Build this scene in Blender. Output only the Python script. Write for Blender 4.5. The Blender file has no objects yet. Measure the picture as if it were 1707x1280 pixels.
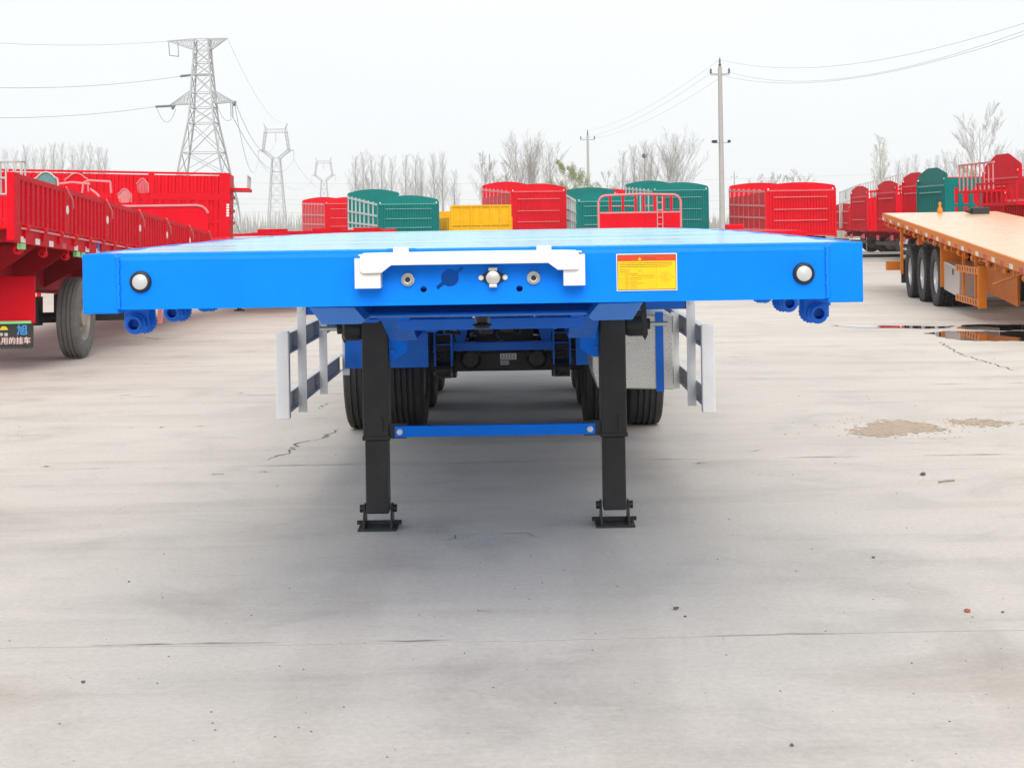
import bpy, bmesh, math, random
from mathutils import Vector, Matrix

R = math.radians
random.seed(7)
SC = bpy.context.scene
COL = SC.collection

# ------------------------------------------------------------------ camera
F, CU, CV, ROLL, CAMH = 2466.0, 870.0, 375.0, R(0.9), 1.61   # photo pixels, 1707 wide
cd = bpy.data.cameras.new('camera')
cam = bpy.data.objects.new('camera', cd)
COL.objects.link(cam)
cd.sensor_width = 36.0
cd.lens = F / 1707 * 36.0
cd.clip_start, cd.clip_end = 0.05, 6000
# the optical axis meets the picture at (CU, CV): a shifted lens, level camera, slight roll
dx, dy = 853.5 - CU, 640 - CV
c, s = math.cos(ROLL), math.sin(ROLL)
cd.shift_x, cd.shift_y = dx / 1707, -dy / 1707
cam.location = (0, 0, CAMH)
cam.rotation_euler = (Matrix.Rotation(0, 3, 'X') @ Matrix.Rotation(R(90), 3, 'X') @ Matrix.Rotation(-ROLL, 3, 'Z')).to_euler()
SC.camera = cam

# ------------------------------------------------------------------ sky, sun, exposure
SUN_EL, SUN_AZ = R(35), R(178)      # soft sun behind the cloud, behind the camera and almost in line with it
w = bpy.data.worlds.new('World'); SC.world = w; w.use_nodes = True
nt = w.node_tree; nt.nodes.clear()
out = nt.nodes.new('ShaderNodeOutputWorld'); bg = nt.nodes.new('ShaderNodeBackground')
sky = nt.nodes.new('ShaderNodeTexSky'); sky.sky_type = 'NISHITA'; sky.sun_disc = False
sky.sun_elevation = SUN_EL; sky.sun_rotation = SUN_AZ; sky.dust_density = 4.0; sky.air_density = 1.0
hs = nt.nodes.new('ShaderNodeHueSaturation'); hs.inputs['Saturation'].default_value = 0.35
tc = nt.nodes.new('ShaderNodeTexCoord'); mp = nt.nodes.new('ShaderNodeMapping'); mp.inputs['Scale'].default_value = (1, 1, 2.6)
nz = nt.nodes.new('ShaderNodeTexNoise'); nz.inputs['Scale'].default_value = 1.6; nz.inputs['Detail'].default_value = 5
cr = nt.nodes.new('ShaderNodeValToRGB')
cr.color_ramp.elements[0].position = 0.30; cr.color_ramp.elements[0].color = (8.45, 8.95, 9.35, 1)
cr.color_ramp.elements[1].position = 0.70; cr.color_ramp.elements[1].color = (9.3, 9.6, 9.75, 1)
mx = nt.nodes.new('ShaderNodeMix'); mx.data_type = 'RGBA'; mx.inputs[0].default_value = 0.92
bg.inputs['Strength'].default_value = 0.059
nt.links.new(tc.outputs['Generated'], mp.inputs['Vector']); nt.links.new(mp.outputs[0], nz.inputs['Vector'])
nt.links.new(nz.outputs['Fac'], cr.inputs[0]); nt.links.new(sky.outputs[0], hs.inputs['Color'])
nt.links.new(hs.outputs[0], mx.inputs[6]); nt.links.new(cr.outputs[0], mx.inputs[7])
nt.links.new(mx.outputs[2], bg.inputs['Color']); nt.links.new(bg.outputs[0], out.inputs[0])

sl = bpy.data.lights.new('sun', 'SUN'); sl.energy = 1.5; sl.angle = R(38); sl.color = (1.0, 0.96, 0.9)
so = bpy.data.objects.new('sun', sl); COL.objects.link(so)
so.location = (0, 0, 60)
sd = Vector((math.sin(SUN_AZ) * math.cos(SUN_EL), math.cos(SUN_AZ) * math.cos(SUN_EL), math.sin(SUN_EL)))
so.rotation_euler = sd.to_track_quat('Z', 'Y').to_euler()

vs = SC.view_settings
vs.view_transform = 'Standard'; vs.look = 'None'; vs.gamma = 1.0; vs.exposure = 0.93; vs.use_curve_mapping = False
try:
    SC.cycles.max_bounces = 8; SC.cycles.diffuse_bounces = 4; SC.cycles.volume_bounces = 1
    SC.cycles.use_denoising = True
except Exception:
    pass

# ------------------------------------------------------------------ helpers
def P(u, v, Z):
    """photo pixel at depth Z -> world point"""
    du, dv = u - CU, v - CV
    x = du * c - dv * s
    y = du * s + dv * c
    return Vector((x * Z / F, Z, CAMH - y * Z / F))

class MB:
    def __init__(self): self.v = []; self.f = []
    def add(self, vs, fs):
        o = len(self.v); self.v += [tuple(p) for p in vs]; self.f += [tuple(i + o for i in f) for f in fs]; return self
    def box(self, x0, x1, y0, y1, z0, z1):
        return self.add([(x0,y0,z0),(x1,y0,z0),(x1,y1,z0),(x0,y1,z0),(x0,y0,z1),(x1,y0,z1),(x1,y1,z1),(x0,y1,z1)],
                        [(0,3,2,1),(4,5,6,7),(0,1,5,4),(1,2,6,5),(2,3,7,6),(3,0,4,7)])
    def cb(self, cx, cy, cz, sx, sy, sz):
        return self.box(cx-sx/2, cx+sx/2, cy-sy/2, cy+sy/2, cz-sz/2, cz+sz/2)
    def bar(self, p, q, w, h=None, up=(0,0,1)):
        h = w if h is None else h
        p, q = Vector(p), Vector(q); d = (q-p).normalized(); u = Vector(up)
        if abs(d.dot(u)) > .98: u = Vector((0,1,0)) if abs(d.y) < .9 else Vector((1,0,0))
        a = d.cross(u).normalized() * (w/2); b = a.cross(d).normalized() * (h/2)
        return self.add([p-a-b, p+a-b, p+a+b, p-a+b, q-a-b, q+a-b, q+a+b, q-a+b],
                        [(0,1,2,3),(7,6,5,4),(0,4,5,1),(1,5,6,2),(2,6,7,3),(3,7,4,0)])
    def tube(self, p, q, r, n=10, r2=None, caps=True):
        r2 = r if r2 is None else r2
        p, q = Vector(p), Vector(q); d = (q-p).normalized()
        u = Vector((0,0,1)) if abs(d.z) < .9 else Vector((1,0,0))
        a = d.cross(u).normalized(); b = d.cross(a)
        vs = []
        for k in range(n):
            t = 2*math.pi*k/n; e = a*math.cos(t) + b*math.sin(t)
            vs += [p+e*r, q+e*r2]
        fs = [(2*k, 2*((k+1)%n), 2*((k+1)%n)+1, 2*k+1) for k in range(n)]
        if caps: fs += [tuple(2*k for k in reversed(range(n))), tuple(2*k+1 for k in range(n))]
        return self.add(vs, fs)
    def path(self, pts, r, n=6):
        for a, b in zip(pts, pts[1:]): self.tube(a, b, r, n)
        return self
    def lathe(self, prof, axis='y', ctr=(0,0,0), n=24, close=False):
        """prof: (radius, along-axis)"""
        vs = []; m = len(prof); cx, cy, cz = ctr
        for k in range(n):
            t = 2*math.pi*k/n; co, si = math.cos(t), math.sin(t)
            for r, h in prof:
                if axis == 'y': vs.append((cx+r*co, cy+h, cz+r*si))
                elif axis == 'x': vs.append((cx+h, cy+r*co, cz+r*si))
                else: vs.append((cx+r*co, cy+r*si, cz+h))
        fs = []
        for k in range(n):
            k2 = (k+1) % n
            for j in range(m if close else m-1):
                j2 = (j+1) % m
                fs.append((k*m+j, k*m+j2, k2*m+j2, k2*m+j))
        return self.add(vs, fs)
    def prism(self, poly, plane, a0, a1):
        n = len(poly)
        def pt(p, a):
            return {'xz': (p[0], a, p[1]), 'yz': (a, p[0], p[1]), 'xy': (p[0], p[1], a)}[plane]
        vs = [pt(p, a0) for p in poly] + [pt(p, a1) for p in poly]
        fs = [tuple(range(n)), tuple(reversed(range(n, 2*n)))] + [(i, (i+1)%n, (i+1)%n+n, i+n) for i in range(n)]
        return self.add(vs, fs)
    def corr(self, x0, x1, z0, z1, y, n, d, th=.004):
        """corrugated sheet facing -y: n ribs, depth d"""
        xs = []; p = (x1-x0)/n
        for k in range(n):
            a = x0 + k*p
            xs += [(a, y), (a+p*.36, y), (a+p*.46, y-d), (a+p*.90, y-d)]
        xs.append((x1, y))
        back = [(x, yy+th) for x, yy in reversed(xs)]
        return self.prism(xs + back, 'xy', z0, z1)
    def mesh(self, name, smooth=False):
        me = bpy.data.meshes.new(name); me.from_pydata(self.v, [], self.f)
        bm = bmesh.new(); bm.from_mesh(me); bmesh.ops.recalc_face_normals(bm, faces=bm.faces); bm.to_mesh(me); bm.free()
        if smooth:
            me.polygons.foreach_set('use_smooth', [True]*len(me.polygons)); me.set_sharp_from_angle(angle=R(38))
        return me
    def build(self, name, mat, parent=None, bevel=0, smooth=False, loc=None, rot=None, segs=2):
        me = self.mesh(name, smooth); me.materials.append(mat)
        return link(name, me, parent, loc, rot, bevel, segs)

def link(name, me, parent=None, loc=None, rot=None, bevel=0, segs=2):
    o = bpy.data.objects.new(name, me); COL.objects.link(o); o.parent = parent
    if loc is not None: o.location = loc
    if rot is not None: o.rotation_euler = rot
    if bevel:
        m = o.modifiers.new('bevel', 'BEVEL'); m.width = bevel; m.segments = segs; m.limit_method = 'ANGLE'; m.angle_limit = R(40)
        m.harden_normals = False
    return o

def tag(o, label=None, cat=None, group=None, kind=None):
    if label: o['label'] = label
    if cat: o['category'] = cat
    if group: o['group'] = group
    if kind: o['kind'] = kind
    return o

def empty(name, loc, rot=(0,0,0), **k):
    o = bpy.data.objects.new(name, None); COL.objects.link(o)
    o.location = loc; o.rotation_euler = rot; o.empty_display_size = .2
    return tag(o, **k)

def copy_tree(o, parent=None):
    q = o.copy(); COL.objects.link(q); q.parent = parent
    for ch in list(o.children): copy_tree(ch, q)
    return q

def text_mesh(body, size, name='lettering', bold=0.0):
    cu = bpy.data.curves.new(name, 'FONT'); cu.body = body; cu.size = size; cu.align_x = 'CENTER'; cu.align_y = 'CENTER'
    cu.extrude = size*.01; cu.offset = bold*size
    o = bpy.data.objects.new(name, cu); COL.objects.link(o)
    dg = bpy.context.evaluated_depsgraph_get(); dg.update()
    me = bpy.data.meshes.new_from_object(o.evaluated_get(dg))
    bpy.data.objects.remove(o); bpy.data.curves.remove(cu)
    me.name = name; return me

# ------------------------------------------------------------------ materials
def nodes(name):
    m = bpy.data.materials.new(name); m.use_nodes = True
    t = m.node_tree; b = t.nodes['Principled BSDF']
    return m, t, b
def N(t, kind, **inp):
    n = t.nodes.new(kind)
    for k, v in inp.items(): n.inputs[k.replace('_', ' ')].default_value = v
    return n
def noise(t, scale, detail=4, rough=.55, vec=None, dist=0):
    n = N(t, 'ShaderNodeTexNoise', Scale=scale, Detail=detail, Roughness=rough, Distortion=dist)
    if vec is not None: t.links.new(vec, n.inputs['Vector'])
    return n
def ramp(t, src, *els):
    r = t.nodes.new('ShaderNodeValToRGB'); e = r.color_ramp.elements
    while len(e) < len(els): e.new(.5)
    for k, (p, col) in enumerate(els):
        e[k].position = p; e[k].color = (*col, 1) if len(col) == 3 else col
    t.links.new(src, r.inputs[0]); return r
def mixc(t, fac, a, b, mode='MIX'):
    m = t.nodes.new('ShaderNodeMix'); m.data_type = 'RGBA'; m.blend_type = mode
    for k, x in ((0, fac), (6, a), (7, b)):
        if hasattr(x, 'links') or hasattr(x, 'is_linked'): t.links.new(x, m.inputs[k])
        else: m.inputs[k].default_value = x if k == 0 else ((*x, 1) if len(x) == 3 else x)
    return m.outputs[2]

def paint(name, col, rough=.32, dirt=.12, dirtcol=(.33,.30,.27), metallic=0.0, bump=.02, scale=3.0, spec=.35, bscale=40):
    m, t, b = nodes(name)
    geo = t.nodes.new('ShaderNodeNewGeometry').outputs['Position']
    n1 = noise(t, scale, 6, .65, geo); n2 = noise(t, scale*14, 4, .6, geo)
    var = ramp(t, n1.outputs['Fac'], (.3, tuple(x*.88 for x in col)), (.7, tuple(min(1, x*1.06) for x in col)))
    dm = t.nodes.new('ShaderNodeMath'); dm.operation = 'MULTIPLY'
    r1 = ramp(t, n1.outputs['Fac'], (.42, (0,0,0)), (.85, (1,1,1))); r2 = ramp(t, n2.outputs['Fac'], (.4, (.25,)*3), (.75, (1,)*3))
    t.links.new(r1.outputs[0], dm.inputs[0]); t.links.new(r2.outputs[0], dm.inputs[1])
    dm2 = t.nodes.new('ShaderNodeMath'); dm2.operation = 'MULTIPLY'; dm2.inputs[1].default_value = dirt
    t.links.new(dm.outputs[0], dm2.inputs[0])
    t.links.new(mixc(t, dm2.outputs[0], var.outputs[0], dirtcol), b.inputs['Base Color'])
    rr = ramp(t, n2.outputs['Fac'], (.3, (rough*.8,)*3), (.75, (min(1, rough*1.35),)*3))
    t.links.new(rr.outputs[0], b.inputs['Roughness'])
    b.inputs['Metallic'].default_value = metallic; b.inputs['Specular IOR Level'].default_value = spec
    if bump:
        bp = N(t, 'ShaderNodeBump', Strength=bump*4, Distance=.004)
        nb = noise(t, bscale, 3, .5, geo); t.links.new(nb.outputs['Fac'], bp.inputs['Height']); t.links.new(bp.outputs[0], b.inputs['Normal'])
    return m

M = {}
M['blue'] = paint('blue_paint', (.0,.205,.90), .40, .02, (.10,.36,.80), bump=.05, bscale=2.6, spec=.10)
M['blue_frame'] = paint('blue_frame_paint', (.005,.165,.74), .38, .05, spec=.3)
M['blue_gloss'] = paint('blue_gloss_paint', (.02,.20,.72), .22, .03, spec=.8)
M['white'] = paint('white_paint', (.74,.74,.745), .34, .05)
M['white_guard'] = paint('white_guard_paint', (.80,.80,.80), .3, .05)
M['black'] = paint('black_paint', (.022,.022,.023), .42, .25, (.16,.15,.14))
M['blackgrease'] = paint('greasy_black', (.012,.012,.012), .22, .5, (.13,.10,.05), bump=.2, scale=14, bscale=60)
M['red'] = paint('red_paint', (.62,.0,.012), .46, .035, (.45,.10,.10), spec=.10, scale=1.3)
M['red_dark'] = paint('red_chassis_paint', (.36,.003,.012), .5, .2, (.2,.1,.09), spec=.15)
M['red_pale'] = paint('faded_red_paint', (.58,.10,.12), .5, .3, (.5,.3,.3), spec=.2)
M['green'] = paint('green_paint', (.0,.165,.152), .48, .05, (.12,.26,.25), spec=.10, scale=1.3)
M['green_pale'] = paint('faded_green_paint', (.12,.25,.25), .5, .3, (.3,.34,.34), spec=.2)
M['red_highlight'] = paint('red_rail_highlight', (.66,.085,.10), .4, .3, (.6,.25,.25), spec=.3)  # highlight along the wall rails, put into a paler red
M['green_highlight'] = paint('green_rail_highlight', (.05,.27,.25), .4, .3, (.25,.4,.38), spec=.3)  # highlight along the wall rails, put into a paler green
M['yellow'] = paint('yellow_paint', (.68,.37,.0), .45, .06, (.5,.4,.1), spec=.12)
M['red_deck'] = paint('glossy_red_deck', (.64,.02,.04), .11, .1, (.62,.2,.2), spec=.6)
M['orange'] = paint('orange_paint', (.74,.215,.02), .42, .08, (.5,.32,.2), spec=.2)
M['orange_deck'] = paint('orange_deck_sheen', (.84,.56,.33), .22, .12, (.78,.62,.47), spec=.6)  # deck gloss put into a paler orange base colour
M['grey_shade_and_label'] = paint('grey_shade_and_label', (.46,.46,.455), .5, .3, (.32,.31,.30), spec=.2)  # painted shade inside the white guard rails, also the axle code label
M['bar_grey'] = paint('weathered_bars', (.46,.48,.47), .5, .3, (.3,.27,.25))
M['pinkbar'] = paint('faded_red_bars', (.62,.20,.21), .45, .3, (.55,.4,.4))
M['galv'] = paint('galvanised_sheet', (.66,.65,.63), .30, .85, (.33,.29,.24), metallic=.7, bump=.12, scale=9, bscale=14)
M['silver'] = paint('cast_silver', (.62,.62,.6), .3, .3, (.35,.33,.3), metallic=.85)
M['boltwhite'] = paint('zinc_bolt', (.8,.8,.8), .3, .1)
M['rubber'] = paint('tyre_rubber', (.028,.028,.029), .65, .5, (.11,.10,.095), bump=.15, scale=6)
M['rubber_worn'] = paint('dusty_tyre_rubber', (.13,.128,.122), .75, .6, (.27,.26,.24), bump=.2, scale=8)
M['rim'] = paint('steel_rim', (.62,.62,.63), .35, .2, (.4,.38,.36), metallic=.5)
M['rim_old'] = paint('dull_rim', (.36,.32,.27), .5, .5, (.25,.22,.18), metallic=.3)
M['ring'] = paint('black_gasket', (.015,.015,.017), .45, .1)
M['plastic_yellow'] = paint('notice_yellow', (.88,.52,.0), .4, .04)
M['notice_red'] = paint('notice_red', (.78,.045,.012), .4, .03)
M['notice_ink'] = paint('notice_ink', (.09,.06,.01), .5, .0)
M['notice_ink_soft'] = paint('notice_small_print', (.42,.27,.02), .5, .0)
M['flapblack'] = paint('rubber_flap', (.03,.03,.03), .6, .35, (.14,.13,.12))
M['pole'] = paint('concrete_pole', (.40,.39,.37), .85, .3, (.28,.26,.24))
M['pylon'] = paint('zinc_lattice', (.40,.415,.43), .55, .2)  # lightened: distance haze over the pylons put into the colour
M['wire'] = paint('cable', (.30,.31,.32), .6, .0)
M['insulator'] = paint('glass_insulator', (.12,.14,.14), .3, .0)
M['mark_white'] = paint('reflective_white', (.82,.82,.8), .35, .1)
M['mark_green'] = paint('reflective_green', (.25,.72,.3), .35, .1)
M['mark_blue'] = paint('blue_mark', (.04,.18,.62), .4, .05)
M['letter_blue'] = paint('letter_blue', (.05,.33,.78), .45, .05)
M['letter_pink'] = paint('letter_pink', (.82,.60,.58), .45, .1)
M['letter_yellow'] = paint('letter_yellow', (.85,.62,.02), .45, .05)
M['shutter'] = paint('dark_gap', (.03,.03,.03), .6, .1)
M['tank_white'] = paint('tank_white', (.75,.78,.82), .35, .1)
M['leaf_green'] = paint('spring_leaf', (.33,.38,.16), .6, .1)
M['bark'] = paint('grey_bark', (.27,.25,.235), .85, .2)
M['twig'] = paint('bare_twigs', (.36,.345,.325), .85, .1, bump=0)  # lightened so far trees carry some haze in their own colour
M['rust'] = paint('red_pebble', (.36,.10,.07), .8, .3)
M['stone'] = paint('dark_pebble', (.11,.10,.09), .85, .3)

# clear lamp lens
m, t, b = nodes('lamp_lens'); b.inputs['Base Color'].default_value = (.46,.48,.48,1); b.inputs['Roughness'].default_value = .25
vz = N(t, 'ShaderNodeTexVoronoi', Scale=260); bp = N(t, 'ShaderNodeBump', Strength=.5, Distance=.002)
t.links.new(t.nodes.new('ShaderNodeNewGeometry').outputs['Position'], vz.inputs['Vector']); t.links.new(vz.outputs['Distance'], bp.inputs['Height']); t.links.new(bp.outputs[0], b.inputs['Normal'])
b.inputs['Coat Weight'].default_value = .6; M['lens'] = m

# patterned steel deck: raised tread pattern, pale sky reflection put into the blue
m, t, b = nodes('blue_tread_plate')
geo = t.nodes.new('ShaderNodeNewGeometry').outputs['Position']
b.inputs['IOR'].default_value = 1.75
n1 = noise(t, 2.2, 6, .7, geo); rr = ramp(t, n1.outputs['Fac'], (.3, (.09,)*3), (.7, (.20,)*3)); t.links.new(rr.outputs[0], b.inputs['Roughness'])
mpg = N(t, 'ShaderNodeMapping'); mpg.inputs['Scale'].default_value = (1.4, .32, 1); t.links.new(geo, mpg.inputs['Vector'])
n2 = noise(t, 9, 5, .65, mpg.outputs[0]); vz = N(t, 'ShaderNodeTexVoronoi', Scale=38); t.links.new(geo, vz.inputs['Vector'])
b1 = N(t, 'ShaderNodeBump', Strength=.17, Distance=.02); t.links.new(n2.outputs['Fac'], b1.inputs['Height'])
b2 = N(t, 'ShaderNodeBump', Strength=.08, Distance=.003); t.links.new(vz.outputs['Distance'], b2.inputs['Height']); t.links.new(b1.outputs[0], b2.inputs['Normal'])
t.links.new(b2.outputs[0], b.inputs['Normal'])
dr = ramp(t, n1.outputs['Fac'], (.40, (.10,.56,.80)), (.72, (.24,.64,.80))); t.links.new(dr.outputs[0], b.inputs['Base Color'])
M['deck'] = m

# worn concrete
def concrete(name):
    m, t, b = nodes(name)
    geo = t.nodes.new('ShaderNodeNewGeometry').outputs['Position']
    big = noise(t, .22, 5, .6, geo); mid = noise(t, 1.1, 7, .68, geo, .6); fine = noise(t, 34, 9, .82, geo)
    mpg = N(t, 'ShaderNodeMapping'); mpg.inputs['Scale'].default_value = (.35, 1.9, 1); mpg.inputs['Rotation'].default_value = (0,0,R(8)); t.links.new(geo, mpg.inputs['Vector'])
    streak = noise(t, .9, 7, .7, mpg.outputs[0], .3)
    spk = noise(t, 130, 3, .6, geo)
    a = ramp(t, big.outputs['Fac'], (.3, (.555,.505,.457)), (.7, (.63,.573,.518)))
    c2 = ramp(t, mid.outputs['Fac'], (.27, (.80,.80,.80)), (.47, (.99,.99,.99)), (.75, (1.07,1.065,1.05)))
    c3 = ramp(t, streak.outputs['Fac'], (.30, (.85,.845,.84)), (.50, (1,1,1)), (.8, (1.05,1.05,1.045)))
    c4 = ramp(t, fine.outputs['Fac'], (.32, (.85,.85,.85)), (.68, (1.10,1.10,1.10)))
    c5 = ramp(t, spk.outputs['Fac'], (.26, (.62,.60,.57)), (.33, (1,1,1)))
    col = mixc(t, 1.0, a.outputs[0], c2.outputs[0], 'MULTIPLY')
    for q in (c3, c4, c5): col = mixc(t, 1.0, col, q.outputs[0], 'MULTIPLY')
    # old pale cement smears and faint brown tyre scuffs, each with its own shape
    for (sx_, sy_, rx_, ry_, tint) in ((3.95,9.45,.85,.34,(1.10,1.09,1.06)), (7.6,12.9,.5,.5,(1.08,1.05,1.0)), (-2.6,5.1,.9,.35,(.88,.865,.84)), (1.9,5.2,.8,.25,(.90,.885,.87)), (.35,5.9,.16,2.2,(.94,.935,.925)), (-.75,6.0,.14,2.0,(.94,.935,.93)), (1.7,4.6,.16,2.2,(.93,.925,.92)), (3.4,7.0,.9,.5,(.94,.945,.94)), (-3.6,8.2,1.4,.5,(.93,.92,.91))):
        sm = N(t, 'ShaderNodeMapping'); sm.vector_type = 'TEXTURE'; sm.inputs['Location'].default_value = (sx_, sy_, 0); sm.inputs['Scale'].default_value = (rx_, ry_, 1); t.links.new(geo, sm.inputs['Vector'])
        ln_ = t.nodes.new('ShaderNodeVectorMath'); ln_.operation = 'LENGTH'; t.links.new(sm.outputs[0], ln_.inputs[0])
        ad = t.nodes.new('ShaderNodeMath'); ad.operation = 'MULTIPLY_ADD'; ad.inputs[1].default_value = 1.1; t.links.new(mid.outputs['Fac'], ad.inputs[0]); t.links.new(ln_.outputs['Value'], ad.inputs[2])
        mk = ramp(t, ad.outputs[0], (.0, tint), (.95, tint), (1.0, (1,1,1))); mk.color_ramp.elements[1].position = .75
        sc_ = t.nodes.new('ShaderNodeMath'); sc_.operation = 'MULTIPLY'; sc_.inputs[1].default_value = .55; t.links.new(ad.outputs[0], sc_.inputs[0]); t.links.new(sc_.outputs[0], mk.inputs[0])
        col = mixc(t, 1.0, col, mk.outputs[0], 'MULTIPLY')
    t.links.new(col, b.inputs['Base Color'])
    rr = ramp(t, mid.outputs['Fac'], (.3, (.62,)*3), (.7, (.85,)*3)); t.links.new(rr.outputs[0], b.inputs['Roughness'])
    bp = N(t, 'ShaderNodeBump', Strength=.35, Distance=.006); t.links.new(fine.outputs['Fac'], bp.inputs['Height'])
    b2 = N(t, 'ShaderNodeBump', Strength=.25, Distance=.03); t.links.new(mid.outputs['Fac'], b2.inputs['Height']); t.links.new(bp.outputs[0], b2.inputs['Normal'])
    t.links.new(b2.outputs[0], b.inputs['Normal'])
    return m
M['concrete'] = concrete('worn_concrete')
M['joint'] = paint('joint_dirt', (.20,.18,.16), .9, .5, (.14,.13,.12), bump=.1, scale=5)
M['crack'] = paint('crack_dirt', (.17,.155,.14), .95, .3, (.26,.23,.2), bump=0)
M['oilstain'] = paint('pale_cement_smear', (.555,.525,.49), .8, .6, (.51,.475,.44), bump=.1, scale=6)
M['sand'] = paint('damp_sand', (.45,.345,.255), .95, .7, (.54,.45,.37), bump=.6, scale=9, bscale=70)
M['field'] = paint('dry_ground', (.27,.235,.17), .95, .7, (.2,.2,.11), bump=0, scale=.08)
m, t, b = nodes('puddle_water'); b.inputs['Base Color'].default_value = (.055,.047,.04,1); b.inputs['Roughness'].default_value = .03
b.inputs['IOR'].default_value = 1.33; b.inputs['Coat Weight'].default_value = 1.0; b.inputs['Coat Roughness'].default_value = .02
M['puddle'] = m
# ================================================================== the setting: ground, slabs, cracks, puddle
g = MB().box(-1500, 1500, -200, 2400, -.6, -.06).build('ground', M['field']); tag(g, 'flat dry open ground round the yard', 'ground', kind='structure')
yard = MB().box(-90, 90, -6, 128, -.055, -.0012).build('yard_paving', M['joint'])
tag(yard, 'pale worn concrete yard paving', 'paving', kind='structure')
rnd = random.Random(3)
JO = [-5.7, -2.85, 1.45, 5.75, 10.05, 14.35, 18.65, 22.95, 27.25, 31.55, 35.85]
while JO[-1] < 122: JO.append(JO[-1] + 4.3)
def edge(y, x0, x1, n, amp, seed):
    q = random.Random(seed); return [(x0 + (x1-x0)*k/n, y + q.uniform(-amp, amp) + .02*math.sin(k*.37+seed)) for k in range(n+1)]
for j, (y0, y1) in enumerate(zip(JO, JO[1:])):
    near = y0 < 24
    n = 150 if near else 20
    x0, x1 = (-22, 22) if near else (-85, 85)
    lo = edge(y0+.0, x0, x1, n, .004 if near else .0, j); hi = edge(y1, x0, x1, n, .004 if near else .0, j+1)
    gap = .004
    lo = [(x, y+gap) for x, y in lo]; hi = [(x, y-gap) for x, y in hi]
    mb = MB(); k = len(lo)
    mb.add([(x, y, 0) for x, y in lo] + [(x, y, 0) for x, y in hi] + [(x, y, -.012) for x, y in lo] + [(x, y, -.012) for x, y in hi],
           [(i, i+1, k+i+1, k+i) for i in range(k-1)] + [(2*k+i, 2*k+i+1, i+1, i) for i in range(k-1)] + [(k+i, k+i+1, 3*k+i+1, 3*k+i) for i in range(k-1)])
    mb.build('concrete_slab', M['concrete'], yard)
    if near:
        for sx in (-1, 1):
            MB().box(min(sx*22.01, sx*86), max(sx*22.01, sx*86), y0+.008, y1-.008, -.012, 0).build('concrete_slab', M['concrete'], yard)

def ground_pt(u, v):
    d = P(u, v, 1.0) - Vector((0,0,CAMH)); k = CAMH / -d.z
    return Vector((d.x*k, d.y*k, 0))

def crack(pts, wd, seed, name='crack', world=False, wob=.03):
    q = random.Random(seed); line = []
    for (a, b_) in zip(pts, pts[1:]):
        A, B = (Vector((*a, 0)), Vector((*b_, 0))) if world else (ground_pt(*a), ground_pt(*b_)); n = max(3, int((B-A).length/.06))
        for i in range(n): line.append(A.lerp(B, i/n) + Vector((q.uniform(-wob,wob), q.uniform(-wob,wob), 0)))
    mb = MB(); vs = []
    for i, p in enumerate(line):
        d = (line[min(i+1, len(line)-1)] - line[max(i-1, 0)]).normalized(); nrm = Vector((-d.y, d.x, 0))
        ww = wd * q.uniform(.25, 1.0) * min(1, i/3+.1, (len(line)-1-i)/3+.1)
        vs += [p + nrm*ww + Vector((0,0,.004)), p - nrm*ww + Vector((0,0,.004))]
    mb.add(vs, [(2*i, 2*i+1, 2*i+3, 2*i+2) for i in range(len(line)-1)])
    mb.build(name, M['crack'], yard)
crack([(437,768),(480,755),(500,738),(530,733),(566,714)], .010, 1)
crack([(0,728),(40,726),(104,725)], .009, 2)
crack([(530,683),(545,672),(567,668)], .006, 21)
crack([(735,903),(768,893),(820,888)], .007, 3)
crack([(815,888),(870,890),(925,902)], .004, 4)
crack([(1566,570),(1600,590),(1650,605),(1700,620)], .010, 5)
crack([(1000,618),(900,616),(860,619)], .010, 6)
crack([(220,560),(265,566),(310,562)], .014, 7)
crack([(1480,548),(1530,546),(1600,545)], .012, 8)
crack([(800,1019),(812,1018),(822,1017)], .004, 9)
qj = random.Random(90)
for yj, wj in ((5.75, .007), (10.05, .009), (14.35, .010)):      # chipped stretches along the slab joints
    x = -.42*yj
    while x < .40*yj:
        L_ = qj.uniform(.25, .9)
        crack([(x, yj+.004), (x+L_*.5, yj+qj.uniform(-.008,.012)), (x+L_, yj+.003)], wj*qj.uniform(.4, 1.0), qj.randrange(9999), world=True, wob=.006)
        x += L_ + qj.uniform(.05, .9)
for k, (u, v, du) in enumerate([(208,660,12),(407,656,14),(222,714,12),(270,713,10),(332,711,12),(362,792,14),(80,779,16),(440,787,10),(1170,772,20),(1265,752,14)]):
    crack([(u-du,v+1),(u,v-1),(u+du,v)], .012, 30+k)

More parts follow.
